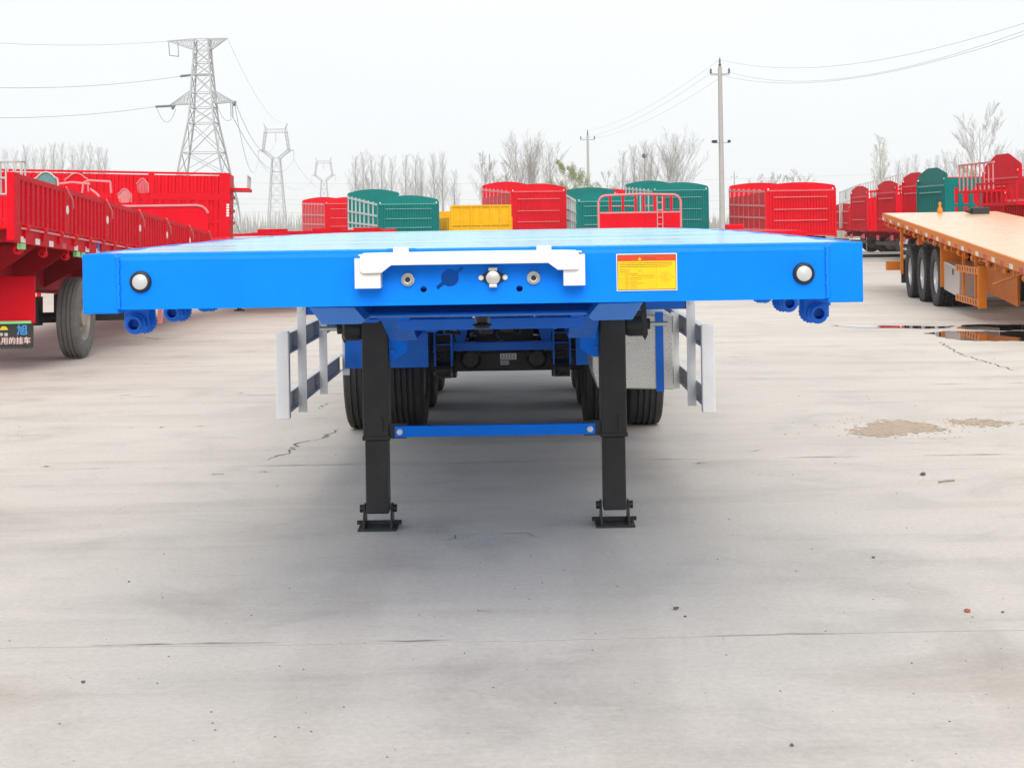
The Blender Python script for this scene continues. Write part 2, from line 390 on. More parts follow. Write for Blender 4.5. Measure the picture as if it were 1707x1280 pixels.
def patch(name, pts_px, mat, z, seed, sub=9, amp=.03, parent=None, lace=.0):
    """irregular sheet: outline softened by a fractal wobble, broken up towards its rim when lace > 0"""
    from mathutils import noise as mn
    base = [ground_pt(*p) for p in pts_px]
    x0, x1 = min(p.x for p in base)-.1, max(p.x for p in base)+.1; y0, y1 = min(p.y for p in base)-.15, max(p.y for p in base)+.15
    poly = [(p.x, p.y) for p in base]
    def sdist(x, y):
        ins = False; d = 1e9; n = len(poly)
        for i in range(n):
            (ax, ay), (bx, by) = poly[i], poly[(i+1) % n]
            if (ay > y) != (by > y) and x < (bx-ax)*(y-ay)/(by-ay)+ax: ins = not ins
            t_ = max(0, min(1, ((x-ax)*(bx-ax)+(y-ay)*(by-ay))/max(1e-9, (bx-ax)**2+(by-ay)**2)))
            d = min(d, math.hypot(x-ax-t_*(bx-ax), y-ay-t_*(by-ay)))
        return d if ins else -d
    nx, ny = min(240, max(30, int((x1-x0)/.011))), min(160, max(30, int((y1-y0)/.013)))
    idx = {}; vs = []; fs = []
    def vid(i, j):
        if (i, j) not in idx: idx[(i, j)] = len(vs); vs.append((x0+(x1-x0)*i/nx, y0+(y1-y0)*j/ny, z))
        return idx[(i, j)]
    for i in range(nx):
        for j in range(ny):
            x, y = x0+(x1-x0)*(i+.5)/nx, y0+(y1-y0)*(j+.5)/ny
            w_ = mn.fractal(Vector((x*2.3, y*1.6, seed)), 1.0, 2.0, 5)*amp*4 + mn.noise(Vector((x*22, y*17, seed)))*lace
            if sdist(x, y)+w_ > 0: fs.append((vid(i,j), vid(i+1,j), vid(i+1,j+1), vid(i,j+1)))
    return MB().add(vs, fs).build(name, mat, parent)
sd1 = patch('sand_patch', [(1421,712),(1440,705),(1480,703),(1520,702),(1556,706),(1572,711),(1560,718),(1500,725),(1440,727),(1424,720)], M['sand'], .0025, 1, amp=.035, lace=.15)
tag(sd1, 'brown sand patch spread on the concrete right of the trailer', 'sand patch', kind='stuff')
sd2 = patch('sand_patch', [(1580,703),(1620,699),(1670,701),(1690,705),(1660,711),(1610,709)], M['sand'], .0025, 2, amp=.03, lace=.18)
tag(sd2, 'small thin sand patch farther right beside the larger one', 'sand patch', kind='stuff')
pd = patch('puddle', [(1548,556),(1580,553),(1640,553.5),(1700,553),(1760,555),(1760,567),(1700,568),(1620,568.5),(1590,564),(1560,561)], M['puddle'], .005, 5, amp=.05)
tag(pd, 'wide shallow puddle mirroring the orange trailer', 'puddle', kind='structure')
pd = patch('puddle', [(1596,543),(1640,541),(1700,541),(1760,540),(1760,549),(1690,551),(1630,550),(1604,547)], M['puddle'], .005, 6, amp=.05)
tag(pd, 'dark narrow puddle below the orange side guard', 'puddle', kind='structure')
pd = patch('puddle', [(1385,543),(1420,542),(1500,544),(1590,544),(1594,547),(1500,547.5),(1430,546)], M['puddle'], .005, 8, amp=.04)
tag(pd, 'thin wet streak running left from the puddle', 'puddle', kind='structure')

vs, fs = [], []; q = random.Random(31)
for i in range(260):
    u, v = q.gauss(1500, 60), q.gauss(714, 7)
    if i % 3 == 0: u, v = q.gauss(1635, 40), q.gauss(705, 4)
    p = ground_pt(u, v); r = q.uniform(.004, .012); o0 = len(vs)
    vs += [(p.x-r, p.y-r, .001), (p.x+r, p.y-r*.7, .001), (p.x+r*.6, p.y+r, .001), (p.x-r*.7, p.y+r*.8, .001), (p.x, p.y, r*.8)]; fs += [(o0,o0+1,o0+4),(o0+1,o0+2,o0+4),(o0+2,o0+3,o0+4),(o0+3,o0,o0+4)]
o = MB().add(vs, fs).build('sand_crumbs', M['sand']); tag(o, 'loose sand crumbs strewn round the sand patches', 'sand', kind='stuff')
# grit and pebbles
def pebble(r, seed, flat=.6):
    bm = bmesh.new(); bmesh.ops.create_icosphere(bm, subdivisions=1, radius=r); q = random.Random(seed)
    for vv in bm.verts: vv.co *= q.uniform(.7, 1.2); vv.co.z *= flat
    me = bpy.data.meshes.new('pebble'); bm.to_mesh(me); bm.free(); return me
PEB = [(1612,1020,.020,'rust','reddish pebble lying alone near the right edge'),
       (1538,792,.028,'stone','dark grey stone on the concrete at right'),
       (1672,1021,.011,'stone','small dark stone near the right edge, beside the reddish pebble'),
       (1456,930,.013,'stone','small black stone in front of the right landing leg'),
       (1127,1016,.017,'stone','flat brown stone near the joint, right of centre'),
       (1142,1028,.009,'stone','tiny dark stone just below the flat brown one'),
       (1320,1243,.011,'stone','small pebble near the bottom edge of the picture'),
       (215,970,.010,'stone','small dark pebble on the bare concrete at left'),
       (138,1138,.013,'stone','brownish pebble at lower left below the joint')]
for k, (u, v, r, mt, lb) in enumerate(PEB):
    r *= .72; me = pebble(r, k); me.materials.append(M[mt]); p = ground_pt(u, v)
    o = link('pebble', me, None, (p.x, p.y, r*.5), (0, 0, k)); o.scale = (1.5 if k in (1, 4) else 1, 1, 1)
    tag(o, lb, 'pebble')
p = ground_pt(1577, 804)
st = MB().path([(p.x-.05, p.y-.02, .008), (p.x, p.y, .012), (p.x+.06, p.y+.03, .008)], .006, 5).build('twig', M['bark'])
tag(st, 'short dark twig lying right of the dark grey stone', 'twig')
mb = MB(); q = random.Random(12); vs = []; fs = []
for i in range(420):
    u, v = q.uniform(-40, 1750), 560 + 720*q.random()**1.3
    p = ground_pt(u, v); r = q.choice((.001,.0012,.0015,.002,.003)) * (1 + .9*p.y/10)
    o0 = len(vs); vs += [(p.x-r, p.y-r*.8, .001), (p.x+r, p.y-r*.6, .001), (p.x+r*.5, p.y+r, .001), (p.x-r*.6, p.y+r*.8, .001), (p.x, p.y, r*.9)]
    fs += [(o0,o0+1,o0+4),(o0+1,o0+2,o0+4),(o0+2,o0+3,o0+4),(o0+3,o0,o0+4)]
gr = MB().add(vs, fs).build('grit', M['stone']); tag(gr, 'fine dark grit scattered over the concrete', 'grit', kind='stuff')

# ================================================================== wheels shared by every trailer
def tyre_mesh(name, mat, r=.51, w=.285, grooves=4, block=False):
    h = w/2; prof = [(r*.58, -h*.80), (r*.66, -h*.97), (r*.82, -h), (r*.93, -h*.95), (r*.985, -h*.84)]
    x = -h*.80
    step = 1.6*h/(grooves+1)
    for k in range(grooves):
        x += step; gw = .010
        prof += [(r, x-gw), (r-.016, x-gw*.7), (r-.016, x+gw*.7), (r, x+gw)]
    prof += [(r*.985, h*.84), (r*.93, h*.95), (r*.82, h), (r*.66, h*.97), (r*.58, h*.80)]
    mb = MB().lathe(prof, 'x', n=64)
    if block:
        for k in range(44):
            a = 2*math.pi*k/44
            for sx, tw in ((-.72, .25), (.72, -.25), (0, .1)):
                p0 = Vector((sx*h-.03, math.cos(a+tw*.1)*(r+.004), math.sin(a+tw*.1)*(r+.004)))
                p1 = Vector((sx*h+.03, math.cos(a-tw*.1)*(r+.004), math.sin(a-tw*.1)*(r+.004)))
                mb.bar(p0, p1, .036, .022, up=(0, math.cos(a), math.sin(a)))
    me = mb.mesh(name, True); me.materials.append(mat); return me
def rim_mesh(name, mat, r=.51, w=.285):
    h = w/2; R0 = r*.58
    mb = MB().lathe([(R0, -h*.8), (R0*.93, -h*.8), (R0*.9, -h*.3), (R0*.88, h*.1), (R0*.80, h*.25), (R0*.5, h*.15), (R0*.42, h*.3), (R0*.4, h*.75), (.0, h*.8)], 'x', n=32)
    mb.lathe([(R0, h*.8), (R0*.93, h*.8), (R0*.9, h*.5), (R0*.86, h*.2)], 'x', n=32)
    for k in range(10):
        a = 2*math.pi*k/10; y, z = math.cos(a)*R0*.64, math.sin(a)*R0*.64
        mb.tube((h*.15, y, z), (h*.42, y, z), .014, 6)
    me = mb.mesh(name, True); me.materials.append(mat); return me
TYRE = tyre_mesh('tyre', M['rubber']); RIM = rim_mesh('wheel', M['rim'])
TYRE_OLD = tyre_mesh('tyre', M['rubber_worn'], w=.27, grooves=3); RIM_OLD = rim_mesh('wheel', M['rim_old'], w=.27)
TYRE_LUG = tyre_mesh('tyre', M['rubber'], r=.53, w=.30, grooves=2, block=True)
def wheel(parent, x, y, z, side, ty=None, rm=None):
    o = link('wheel', rm or RIM, parent, (x, y, z), (0, 0, 0 if side > 0 else math.pi))
    link('tyre', ty or TYRE, o); return o

# ================================================================== the blue flatbed trailer
TX, TY = -0.16, 4.74
B = empty('flatbed_trailer', (TX, TY, 0), label='bright blue flatbed trailer standing on black landing legs, nearest the camera', cat='trailer')
def LB(u, v, Z): q = P(u, v, Z); return Vector((q.x-TX, q.y-TY, q.z))
ZT = 1.5375; ZB = 1.358
def camber(s_): return .034*(1-((s_-5)/5)**2) if s_ < 5 else .034*(1-((s_-5)/8.5)**2)

# front beam with its cut-outs
pr = [(0, ZB), (0, ZT-.022)] + [(.022-.022*math.cos(a), ZT-.022+.022*math.sin(a)) for a in (R(30), R(60), R(90))] + [(.118, ZT), (.118, ZT-.010), (.012, ZT-.030), (.012, ZB+.012), (.118, ZB+.012), (.118, ZB)]
beam = MB().prism(pr, 'yz', -1.137, 1.137).build('front_beam', M['blue'], B)
cut = MB()
kc = LB(750, 463, 4.74)
cut.tube((kc.x, -.05, kc.z), (kc.x, .05, kc.z), .0285, 32)
cut2 = MB(); d = Vector((math.cos(R(38)), 0, math.sin(R(38)))); cut2.bar(Vector((kc.x,0,kc.z))-d*.053+Vector((0,0,0)), Vector((kc.x,0,kc.z))+d*.053, .1, .012, up=(-d.z,0,d.x))
cut3 = MB()
for u, v in ((706,482),(866,481)):
    q = LB(u, v, 4.74); cut3.tube((q.x, -.05, q.z), (q.x, .05, q.z), .0105, 20)
tmp = []
for cc in (cut, cut2, cut3):
    o = cc.build('cutter', M['blue']); o.parent = B; tmp.append(o)
    bm_ = beam.modifiers.new('hole', 'BOOLEAN'); bm_.object = o; bm_.operation = 'DIFFERENCE'; bm_.solver = 'EXACT'
dg = bpy.context.evaluated_depsgraph_get(); dg.update()
me = bpy.data.meshes.new_from_object(beam.evaluated_get(dg)); beam.modifiers.clear(); beam.data = me; me.name = 'front_beam'
me.materials.clear(); me.materials.append(M['blue'])
for o in tmp: bpy.data.objects.remove(o)

for sx in (-1, 1):
    a = 1.1372; bq = 1.250
    poly = [(sx*a, 1.346), (sx*bq, 1.346), (sx*bq, ZT+.001), (sx*(a+.014), ZT+.001), (sx*(a+.004), ZT-.010), (sx*a, ZT-.022)]
    MB().prism(poly, 'xz', -.004, .145).build('corner_plate', M['blue'], B, bevel=.004)
    # stitch-like weld bead down the seam
    mb = MB(); q = random.Random(5)
    for k in range(24):
        z = ZB+.006+k*.0069; mb.lathe([(0,-.008),(.0045,-.005),(.0055,0),(.0045,.005),(0,.008)], 'x', (sx*(a-.001)+q.uniform(-.0015,.0015), -.003, z), 8)
    mb.build('weld_bead', M['blue'], B, smooth=True)
    # side rail
    mb = MB(); ss = [.1452+k*(12.3-.1452)/24 for k in range(25)]
    vs = []; fs = []
    for s_ in ss:
        zc = camber(s_); vs += [(sx*1.205, s_, 1.385+zc), (sx*1.25, s_, 1.385+zc), (sx*1.25, s_, ZT+zc), (sx*1.205, s_, ZT+zc)]
    for k in range(24):
        for j in range(4): fs.append((4*k+j, 4*k+(j+1)%4, 4*k+4+(j+1)%4, 4*k+4+j))
    fs += [(0,1,2,3), (96,97,98,99)]
    mb.add(vs, fs).build('side_rail', M['blue'], B)
# deck plates
y = .1185; q = random.Random(8)
while y < 12.25:
    y1 = min(y+1.5, 12.3); vs = []; n = 8; fs = []
    for k in range(n+1):
        s_ = y+.0015+(y1-y-.003)*k/n; zc = ZT+camber(s_)-.0005 + (.0015*math.sin(k*2.2+y) if 0 < k < n else 0)
        vs += [(-1.2045, s_, zc), (-.4, s_, zc+.0012*math.sin(y*3+k)), (.4, s_, zc+.0012*math.cos(y*2+k)), (1.2045, s_, zc)]
    for k in range(n):
        for j in range(3): fs.append((4*k+j, 4*k+j+1, 4*k+5+j, 4*k+4+j))
    m_ = MB().add(vs, fs); n0 = len(vs)
    m_.add([(x, yy, zz-.006) for x, yy, zz in vs], fs)
    ring = [0,1,2,3] + [4*k+3 for k in range(1, n+1)] + [4*n+2, 4*n+1, 4*n] + [4*k for k in range(n-1, 0, -1)]
    m_.f += [(ring[i], ring[(i+1)%len(ring)], ring[(i+1)%len(ring)]+n0, ring[i]+n0) for i in range(len(ring))]
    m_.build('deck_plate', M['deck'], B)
    if y1 < 12.25: MB().bar((-1.2, y1, ZT+camber(y1)-.001), (1.2, y1, ZT+camber(y1)-.001), .004, .003).build('weld_seam', M['deck'], B)
    y = y1
# marker lights
for u, v in ((234,470),(1340,456)):
    q = LB(u, v, 4.735)
    rg = MB().lathe([(.025,-.012),(.0275,-.015),(.0325,-.013),(.035,-.006),(.035,.002),(.024,.002)], 'y', (q.x, 0, q.z), 36).build('marker_light', M['ring'], B, smooth=True)
    MB().lathe([(.0265,-.006),(.0245,-.013),(.015,-.017),(0,-.0185)], 'y', (q.x, 0, q.z), 30).build('lens', M['lens'], rg, smooth=True)
# white hinged cover with its end boxes
zf = 4.74-.075
def FP(u, v): q = LB(u, v, zf); return (q.x, q.z)
poly = [FP(*p) for p in ((600,428),(606,422),(640,421),(780,418.5),(935,416.5),(960,417),(966,424),(966,446),(963,449.5),(930,450),(914,438.5),(780,440.5),(652,442.5),(636,455),(605,456),(600,452))]
cov = MB().prism(poly, 'xz', -.080, -.072).build('hinged_cover', M['white'], B, bevel=.002)
top = [FP(640,420.6), FP(935,416.2)]
zt_ = ZT+.006
vs = [(FP(597,424)[0], -.0715, FP(597,424)[1]-.001), (FP(970,418)[0], -.0715, FP(970,418)[1]-.001), (FP(970,418)[0], -.002, FP(970,418)[1]-.001), (FP(597,424)[0], -.002, FP(597,424)[1]-.001)]
MB().add(vs + [(x, y_, z-.005) for x, y_, z in vs], [(0,1,2,3),(7,6,5,4),(0,4,5,1),(1,5,6,2),(2,6,7,3),(3,7,4,0)]).build('top_flange', M['white'], cov, bevel=.0015)
for (u0, v0, u1, v1, uu) in ((590,428,634,481,1),(939,421,976,476,-1)):
    a_, b_ = FP(u0, v0), FP(u1, v1)
    x0, x1, z1, z0 = a_[0], b_[0], a_[1], b_[1]
    eb = MB()
    eb.box(x0, x1, -.066, -.061, z0, z1-.006)
    eb.box(x0, x0+.004, -.0609, -.001, z0, z1-.006); eb.box(x1-.004, x1, -.0609, -.001, z0, z1-.006)
    eb.box(x0+.0042, x1-.0042, -.0609, -.001, z0, z0+.004)
    eb.build('end_box', M['white'], cov, bevel=.0012)
for (u0, u1, v) in ((656,682,417.5),(894,919,414.5)):
    a_, b_ = LB(u0, v, 4.74), LB(u1, v, 4.74)
    MB().box(a_.x, b_.x, -.022, .018, a_.z-.022, a_.z+.010).build('hinge_lug', M['white'], cov, bevel=.003)
    hp = MB().tube((a_.x-.020, .004, a_.z-.001), (b_.x+.022, .004, b_.z-.001), .0075, 14)
    hp.build('hinge_pin', M['blue'], B, smooth=True)
# gladhands, socket
for u, v in ((680,466),(889.5,463)):
    q = LB(u, v, 4.735)
    gh = MB().lathe([(.0215,0),(.0215,-.010),(.0190,-.012),(.0185,-.008),(.0155,-.008),(.0150,-.022),(.0125,-.024),(.0115,-.018),(.0085,-.018)], 'y', (q.x,0,q.z), 28).build('air_coupling', M['silver'], B, smooth=True)
    MB().lathe([(.0085,-.016),(.006,-.021),(.0,-.021)], 'y', (q.x,0,q.z), 16).build('valve_seat', M['ring'], gh, smooth=True)
q = LB(822, 463, 4.735)
fl = [(math.cos(a)*.027, math.sin(a)*.027) for a in [R(k*15) for k in range(24)]]
poly = []
for k in range(24):
    a = R(k*15); r = .0265
    e = max(0, abs(math.cos(a))-.8)/.2
    poly.append((q.x+math.cos(a)*(r+.022*e), q.z+math.sin(a)*r))
fl = MB().prism(poly, 'xz', -.006, .001).build('socket', M['ring'], B, bevel=.001)
MB().lathe([(.0235,-.004),(.0235,-.022),(.0215,-.026),(.010,-.028),(0,-.028)], 'y', (q.x,0,q.z), 32).build('lid', M['silver'], fl, smooth=True)
MB().box(q.x-.0145, q.x+.0145, -.026, -.005, q.z+.022, q.z+.034).build('lid_hinge', M['silver'], fl, bevel=.002)
MB().cb(q.x, -.0165, q.z-.026, .026, .02, .010).build('lid_tab', M['silver'], fl, bevel=.002)
for sx in (-1, 1):
    MB().lathe([(.0085,-.004),(.0085,-.010),(.005,-.013),(0,-.013)], 'y', (q.x+sx*.0385,0,q.z+.0005), 16).build('bolt', M['boltwhite'], fl, smooth=True)
# notice plate
a_, b_ = LB(1027, 423.5, 4.74), LB(1129, 484, 4.74)
x0, x1, z1, z0 = a_.x, b_.x, a_.z, b_.z
npl = MB().box(x0, x1, -.0045, -.0005, z0, z1).build('notice_plate', M['white'], B, bevel=.001)
W_, H_ = x1-x0, z1-z0
def np_box(name, mat, fx0, fx1, fz0, fz1, lay, par=npl):
    return MB().box(x0+W_*fx0, x0+W_*fx1, -.0047-lay*.0004, -.0044, z0+H_*fz0, z0+H_*fz1).build(name, mat, par)
np_box('border', M['notice_ink'], .015, .985, .025, .975, .3)
np_box('yellow_field', M['plastic_yellow'], .026, .974, .045, .80, 1)
np_box('red_header', M['notice_red'], .026, .974, .802, .955, 1)
tx = text_mesh('Notice', H_*.115, bold=.0); tx.materials.append(M['notice_ink'])
link('lettering', tx, npl, (x0+W_*.555, -.0054, z0+H_*.877), (R(90), 0, 0))
tcx, tcz = x0+W_*.385, z0+H_*.868
MB().prism([(tcx-.0085,tcz-.007),(tcx+.0085,tcz-.007),(tcx,tcz+.0085)], 'xz', -.0056, -.005).build('warning_triangle', M['notice_ink'], npl)
MB().prism([(tcx-.006,tcz-.0055),(tcx+.006,tcz-.0055),(tcx,tcz+.0055)], 'xz', -.0058, -.0055).build('triangle_fill', M['plastic_yellow'], npl)
pm = MB(); q = random.Random(4)
def ink(fx, fz, wl, hh=.013):
    x = fx
    while x < fx+wl:
        ww = q.uniform(.012, .035); pm.box(x0+W_*x, x0+W_*min(x+ww, fx+wl), -.0055, -.005, z0+H_*(fz-hh/2), z0+H_*(fz+hh/2)); x += ww+.008
for fz, wl in ((.75,.86),(.70,.86),(.65,.80)): ink(.06, fz, wl, .018)
for fz, wl in ((.565,.15),(.52,.15)): ink(.06, fz, wl)
ink(.37, .545, .06)
for k, fz in enumerate((.46,.41,.36,.31,.255,.205,.15,.095)):
    ink(.15, fz, .05); ink(.235, fz, (.12,.40,.39,.18,.1,.2,.1,.11)[k])
pm.build('small_print', M['notice_ink'], npl)
ln = MB()
for fz in (.60,.49,.435,.335,.285,.23,.18,.125,.07): ln.box(x0+W_*.05, x0+W_*.66, -.0054, -.0049, z0+H_*fz, z0+H_*(fz+.004))
for fx in (.05,.10,.14,.215,.66): ln.box(x0+W_*fx, x0+W_*(fx+.003), -.0054, -.0049, z0+H_*.07, z0+H_*.60)
ln.build('table_lines', M['notice_ink_soft'], npl)
dgm = MB(); cx_, cz_ = x0+W_*.815, z0+H_*.37
dgm.lathe([(.0155,-.0055),(.0165,-.0055),(.0165,-.005),(.0155,-.005)], 'y', (cx_,0,cz_), 28, True)
for k in range(7):
    a = 2*math.pi*k/7 if k else 0; rr_ = .0095 if k else 0
    dgm.lathe([(.0026,-.0055),(.0036,-.0055),(.0036,-.005),(.0026,-.005)], 'y', (cx_+rr_*math.cos(a),0,cz_+rr_*math.sin(a)), 10, True)
for sx in (-1,1): dgm.lathe([(0,-.0055),(.002,-.0055),(.002,-.005)], 'y', (cx_+sx*.022,0,cz_), 8)
dgm.build('socket_diagram', M['notice_ink_soft'], npl)

# strap winches under the side rails
def winch(sx, s_, first):
    zt = 1.384+camber(s_)
    w_ = MB()
    w_.box(-.042, .042, -.035, -.029, -.11, 0).box(-.042, .042, .060, .066, -.11, 0).box(-.042, .042, -.0288, .0598, -.008, -.001)
    o = w_.build('strap_winch', M['blue_frame'], B, bevel=.002, loc=(sx*1.165, s_, zt))
    MB().lathe([(.0185,-.075),(.0265,-.075),(.0265,.095),(.0185,.095)], 'y', (0,0,-.096), 24, True).build('drum', M['blue_frame'], o, smooth=True)
    MB().lathe([(.0255,-.056),(.033,-.054),(.036,-.050),(.033,-.042),(.026,-.040)], 'y', (0,0,-.096), 24, True).build('collar', M['blue_frame'], o, smooth=True)
    poly = []
    for k in range(20):
        a = 2*math.pi*k/20; poly += [(math.cos(a)*.043, -.096+math.sin(a)*.043), (math.cos(a+.2)*.039, -.096+math.sin(a+.2)*.039)]
    MB().prism(poly, 'xz', .072, .082).build('ratchet_wheel', M['blue_frame'], o)
    MB().prism([(sx*.04,-.02),(sx*.066,-.03),(sx*.070,-.075),(sx*.058,-.08),(sx*.05,-.05)], 'xz', .070, .084).build('pawl', M['blue_frame'], o)
    return o
for sx in (-1, 1):
    for k in range(9): winch(sx, .36+k*.55 if k < 6 else 3.9+ (k-6)*1.9, k == 0)

# coupler plate, kingpin and gussets at the front
cp = MB().prism([(.50,1.296),(.56,1.284),(2.05,1.284),(2.05,1.294),(.57,1.294),(.51,1.304)], 'yz', -.50, .50).build('coupler_plate', M['blue_frame'], B, bevel=.003)
MB().box(-.50, .50, 1.2, 1.21, 1.295, 1.385).build('coupler_crossmember', M['blue_frame'], B)
for sx in (-1, 1):
    g0 = [LB(u, v, 5.0) for u, v in ((513,514),(588,514),(605,536),(598,543),(530,544))] 
    poly = [(sx*abs(p_.x), p_.z) for p_ in g0]
    mb = MB(); n = len(poly); zmx = max(z for x, z in poly); vs = [(x, .30+(zmx-z)*.8, z) for x, z in poly] + [(x, .75, z) for x, z in poly]
    mb.add(vs, [tuple(range(n)), tuple(range(2*n-1, n-1, -1))] + [(i, (i+1)%n, (i+1)%n+n, i+n) for i in range(n)])
    mb.build('gooseneck_gusset', M['blue_gloss'], B, bevel=.003)
kp = MB().lathe([(.060,1.284),(.058,1.276),(.044,1.272),(.046,1.262),(.030,1.256),(.026,1.238),(.024,1.232),(.037,1.228),(.039,1.222),(.036,1.214),(.02,1.210),(0,1.208)], 'z', (0, 1.0, 0), 24).build('kingpin', M['blackgrease'], B, smooth=True)
# air lines and valves hanging behind it
for dx_, s_, z_ in ((.0,4.6,1.05),(.05,4.9,.98),(.36,4.9,1.0),(-.08,4.7,.98),(.3,5.0,1.03)):
    mb = MB().lathe([(0,-.06),(.04,-.06),(.05,-.03),(.055,.03),(.04,.05),(.02,.07),(0,.07)], 'z', (dx_, s_, z_), 14)
    mb.cb(dx_, s_-.03, z_-.03, .07, .07, .06).tube((dx_-.09, s_, z_), (dx_+.09, s_, z_), .014, 8)
    mb.build('brake_valve', M['blackgrease'], B, smooth=True)
for k in range(7):
    x = -.30+.1*k; q = random.Random(k)
    pts = [Vector((x+q.uniform(-.03,.03), 4.4+i*.35, 1.12-.10*math.sin(i*.9+k)-.02*i)) for i in range(7)]
    MB().path(pts, .011, 6).build('air_hose', M['black'], B, smooth=True)
for k in range(5):
    q = random.Random(40+k); x = -.34+.17*k
    pts = [Vector((x+q.uniform(-.05,.05), 5.3+i*.22, 1.0-.16*math.sin(i*.8+k*.7)+q.uniform(-.02,.02))) for i in range(6)]
    MB().path(pts, .013, 6).build('brake_hose', M['black'], B, smooth=True)
for dx_, s_, z_ in ((-.05,5.6,.93),(.02,5.7,.90),(.33,5.65,.95),(.27,5.75,.90),(.38,5.6,.90)):
    mb = MB().lathe([(0,-.025),(.018,-.02),(.022,0),(.014,.02),(.014,.05),(0,.05)], 'y', (dx_, s_, z_), 10); mb.build('hose_fitting', M['silver'], B, smooth=True)
# main beams with the gooseneck step
for sx in (-1, 1):
    mb = MB()
    web = [(.8,1.385),(12.2,1.385),(12.2,1.04),(2.9,1.04),(2.2,1.24),(.8,1.27)]
    mb.prism(web, 'yz', sx*.46-.005, sx*.46+.005)
    o = mb.build('main_beam', M['blue_frame'], B)
    fl_ = MB()
    for (y0, z0_), (y1, z1_) in (((.8,1.265),(2.2,1.235)),((2.2,1.235),(2.9,1.035)),((2.9,1.035),(12.2,1.035))):
        fl_.add([(sx*.46-.07,y0,z0_),(sx*.46+.07,y0,z0_),(sx*.46+.07,y1,z1_),(sx*.46-.07,y1,z1_)]+[(sx*.46-.07,y0,z0_-.012),(sx*.46+.07,y0,z0_-.012),(sx*.46+.07,y1,z1_-.012),(sx*.46-.07,y1,z1_-.012)],
                [(0,1,2,3),(7,6,5,4),(0,4,5,1),(1,5,6,2),(2,6,7,3),(3,7,4,0)])
    fl_.build('flange', M['blue_frame'], o)
for k in range(23):
    s_ = .55+k*.52; MB().box(-1.2, 1.2, s_, s_+.05, 1.388, 1.47).build('crossmember', M['blue_frame'], B)
MB().box(-.45, .45, 2.45, 2.51, 1.105, 1.16).build('crossmember', M['blue_frame'], B, bevel=.004)
MB().box(-.45, .45, 2.62, 2.9, 1.20, 1.212).build('crossmember', M['blue_frame'], B, bevel=.004)
for s_ in (4.1, 5.4): MB().box(-.45, .45, s_, s_+.08, 1.10, 1.30).build('crossmember', M['blue_frame'], B)
for sx in (-1, 1):   # triangular stiffeners between main beam and cross tube
    MB().prism([(sx*.445,1.02),(sx*.22,1.02),(sx*.30,.70),(sx*.36,.70)], 'xz', 6.75, 6.76).build('stiffener', M['blue_frame'], B)
MB().box(-.52, .52, 6.55, 6.62, .655, .72).build('cross_tube', M['blue_frame'], B, bevel=.006)
MB().box(-.24, .24, 7.6, 7.66, .62, 1.03).build('cross_plate', M['black'], B)
# axles, springs, hangers, wheels
for i, s_ in enumerate((7.16, 8.47, 9.78)):
    ax = MB().box(-.62, .62, s_-.065, s_+.065, .445, .60).build('axle', M['black'], B, bevel=.012)
    if i == 0:
        st_ = MB().box(-.03, .10, s_-.069, s_-.0655, .535, .585).build('type_label', M['mark_white'], ax)
        MB().box(-.03, .04, s_-.0685, s_-.0655, .492, .528).build('code_label', M['grey_shade_and_label'], ax)
        pm = MB()
        for rz in (.573,.560,.547):
            for k in range(5): pm.box(-.02+k*.023, -.006+k*.023, s_-.070, s_-.069, rz-.003, rz+.003)
        pm.build('small_print', M['notice_ink'], ax)
    for sx in (-1, 1):
        MB().lathe([(0,-.08),(.06,-.08),(.085,-.05),(.085,.02),(.07,.06),(.03,.08),(.03,.14)], 'y', (sx*.26, s_-.20, .56), 20).build('brake_chamber', M['blackgrease'], B, smooth=True)
        wheel(B, sx*1.105, s_, .51, sx); wheel(B, sx*.765, s_, .51, -sx)
        mb = MB()
        for k in range(6): mb.box(sx*.445-.045, sx*.445+.045, s_-.62+k*.06, s_+.62-k*.06, .60+k*.020, .617+k*.020)
        mb.build('leaf_spring', M['black'], B)
        MB().box(sx*.445-.065, sx*.445+.065, s_-.10, s_+.10, .40, .44).tube((sx*.395, s_-.06, .40), (sx*.395, s_-.06, .74), .011, 8).tube((sx*.495, s_-.06, .40), (sx*.495, s_-.06, .74), .011, 8).build('spring_clamp', M['blackgrease'], B)
for s_ in (6.40, 7.82, 9.13, 10.5):
    for sx in (-1, 1):
        h_ = MB()
        for e in (-.062, .062): h_.prism([(s_-.12,1.022),(s_+.14,1.022),(s_+.07,.56),(s_-.05,.56)], 'yz', sx*.445+e-.006, sx*.445+e+.006)
        hg = h_.build('spring_hanger', M['blue_frame'], B)
        MB().box(sx*.445-.055, sx*.445+.055, s_+.05, s_+.062, .66, 1.02).build('hanger_back', M['black'], hg)
        hb = MB()
        for zz in (.58,): hb.tube((sx*.445-.085, s_, zz), (sx*.445+.085, s_, zz), .02, 10)
        hb.build('hanger_bolt', M['black'], hg, smooth=True)
    if s_ == 6.40:
        for sx in (-1, 1):
            for k in range(4): MB().box(sx*.445-.055, sx*.445+.055, s_-.06, s_+.045, .72+k*.075, .727+k*.075).build('hanger_rung', M['blue_frame'], B)
            MB().lathe([(0,-.05),(.05,-.05),(.06,0),(.05,.05),(0,.05)], 'x', (sx*.445, s_-.02, .53), 14).cb(sx*.445, s_, .50, .12, .10, .06).build('hanger_bush', M['blackgrease'], B, smooth=True)
for sx in (-1, 1):
    MB().box(sx*.845-.305, sx*.845+.305, 6.08, 6.088, .58, .83).bar((sx*.47, 6.1, .86), (sx*1.15, 6.1, .86), .05).build('mudguard', M['blue_frame'], B, bevel=.002)

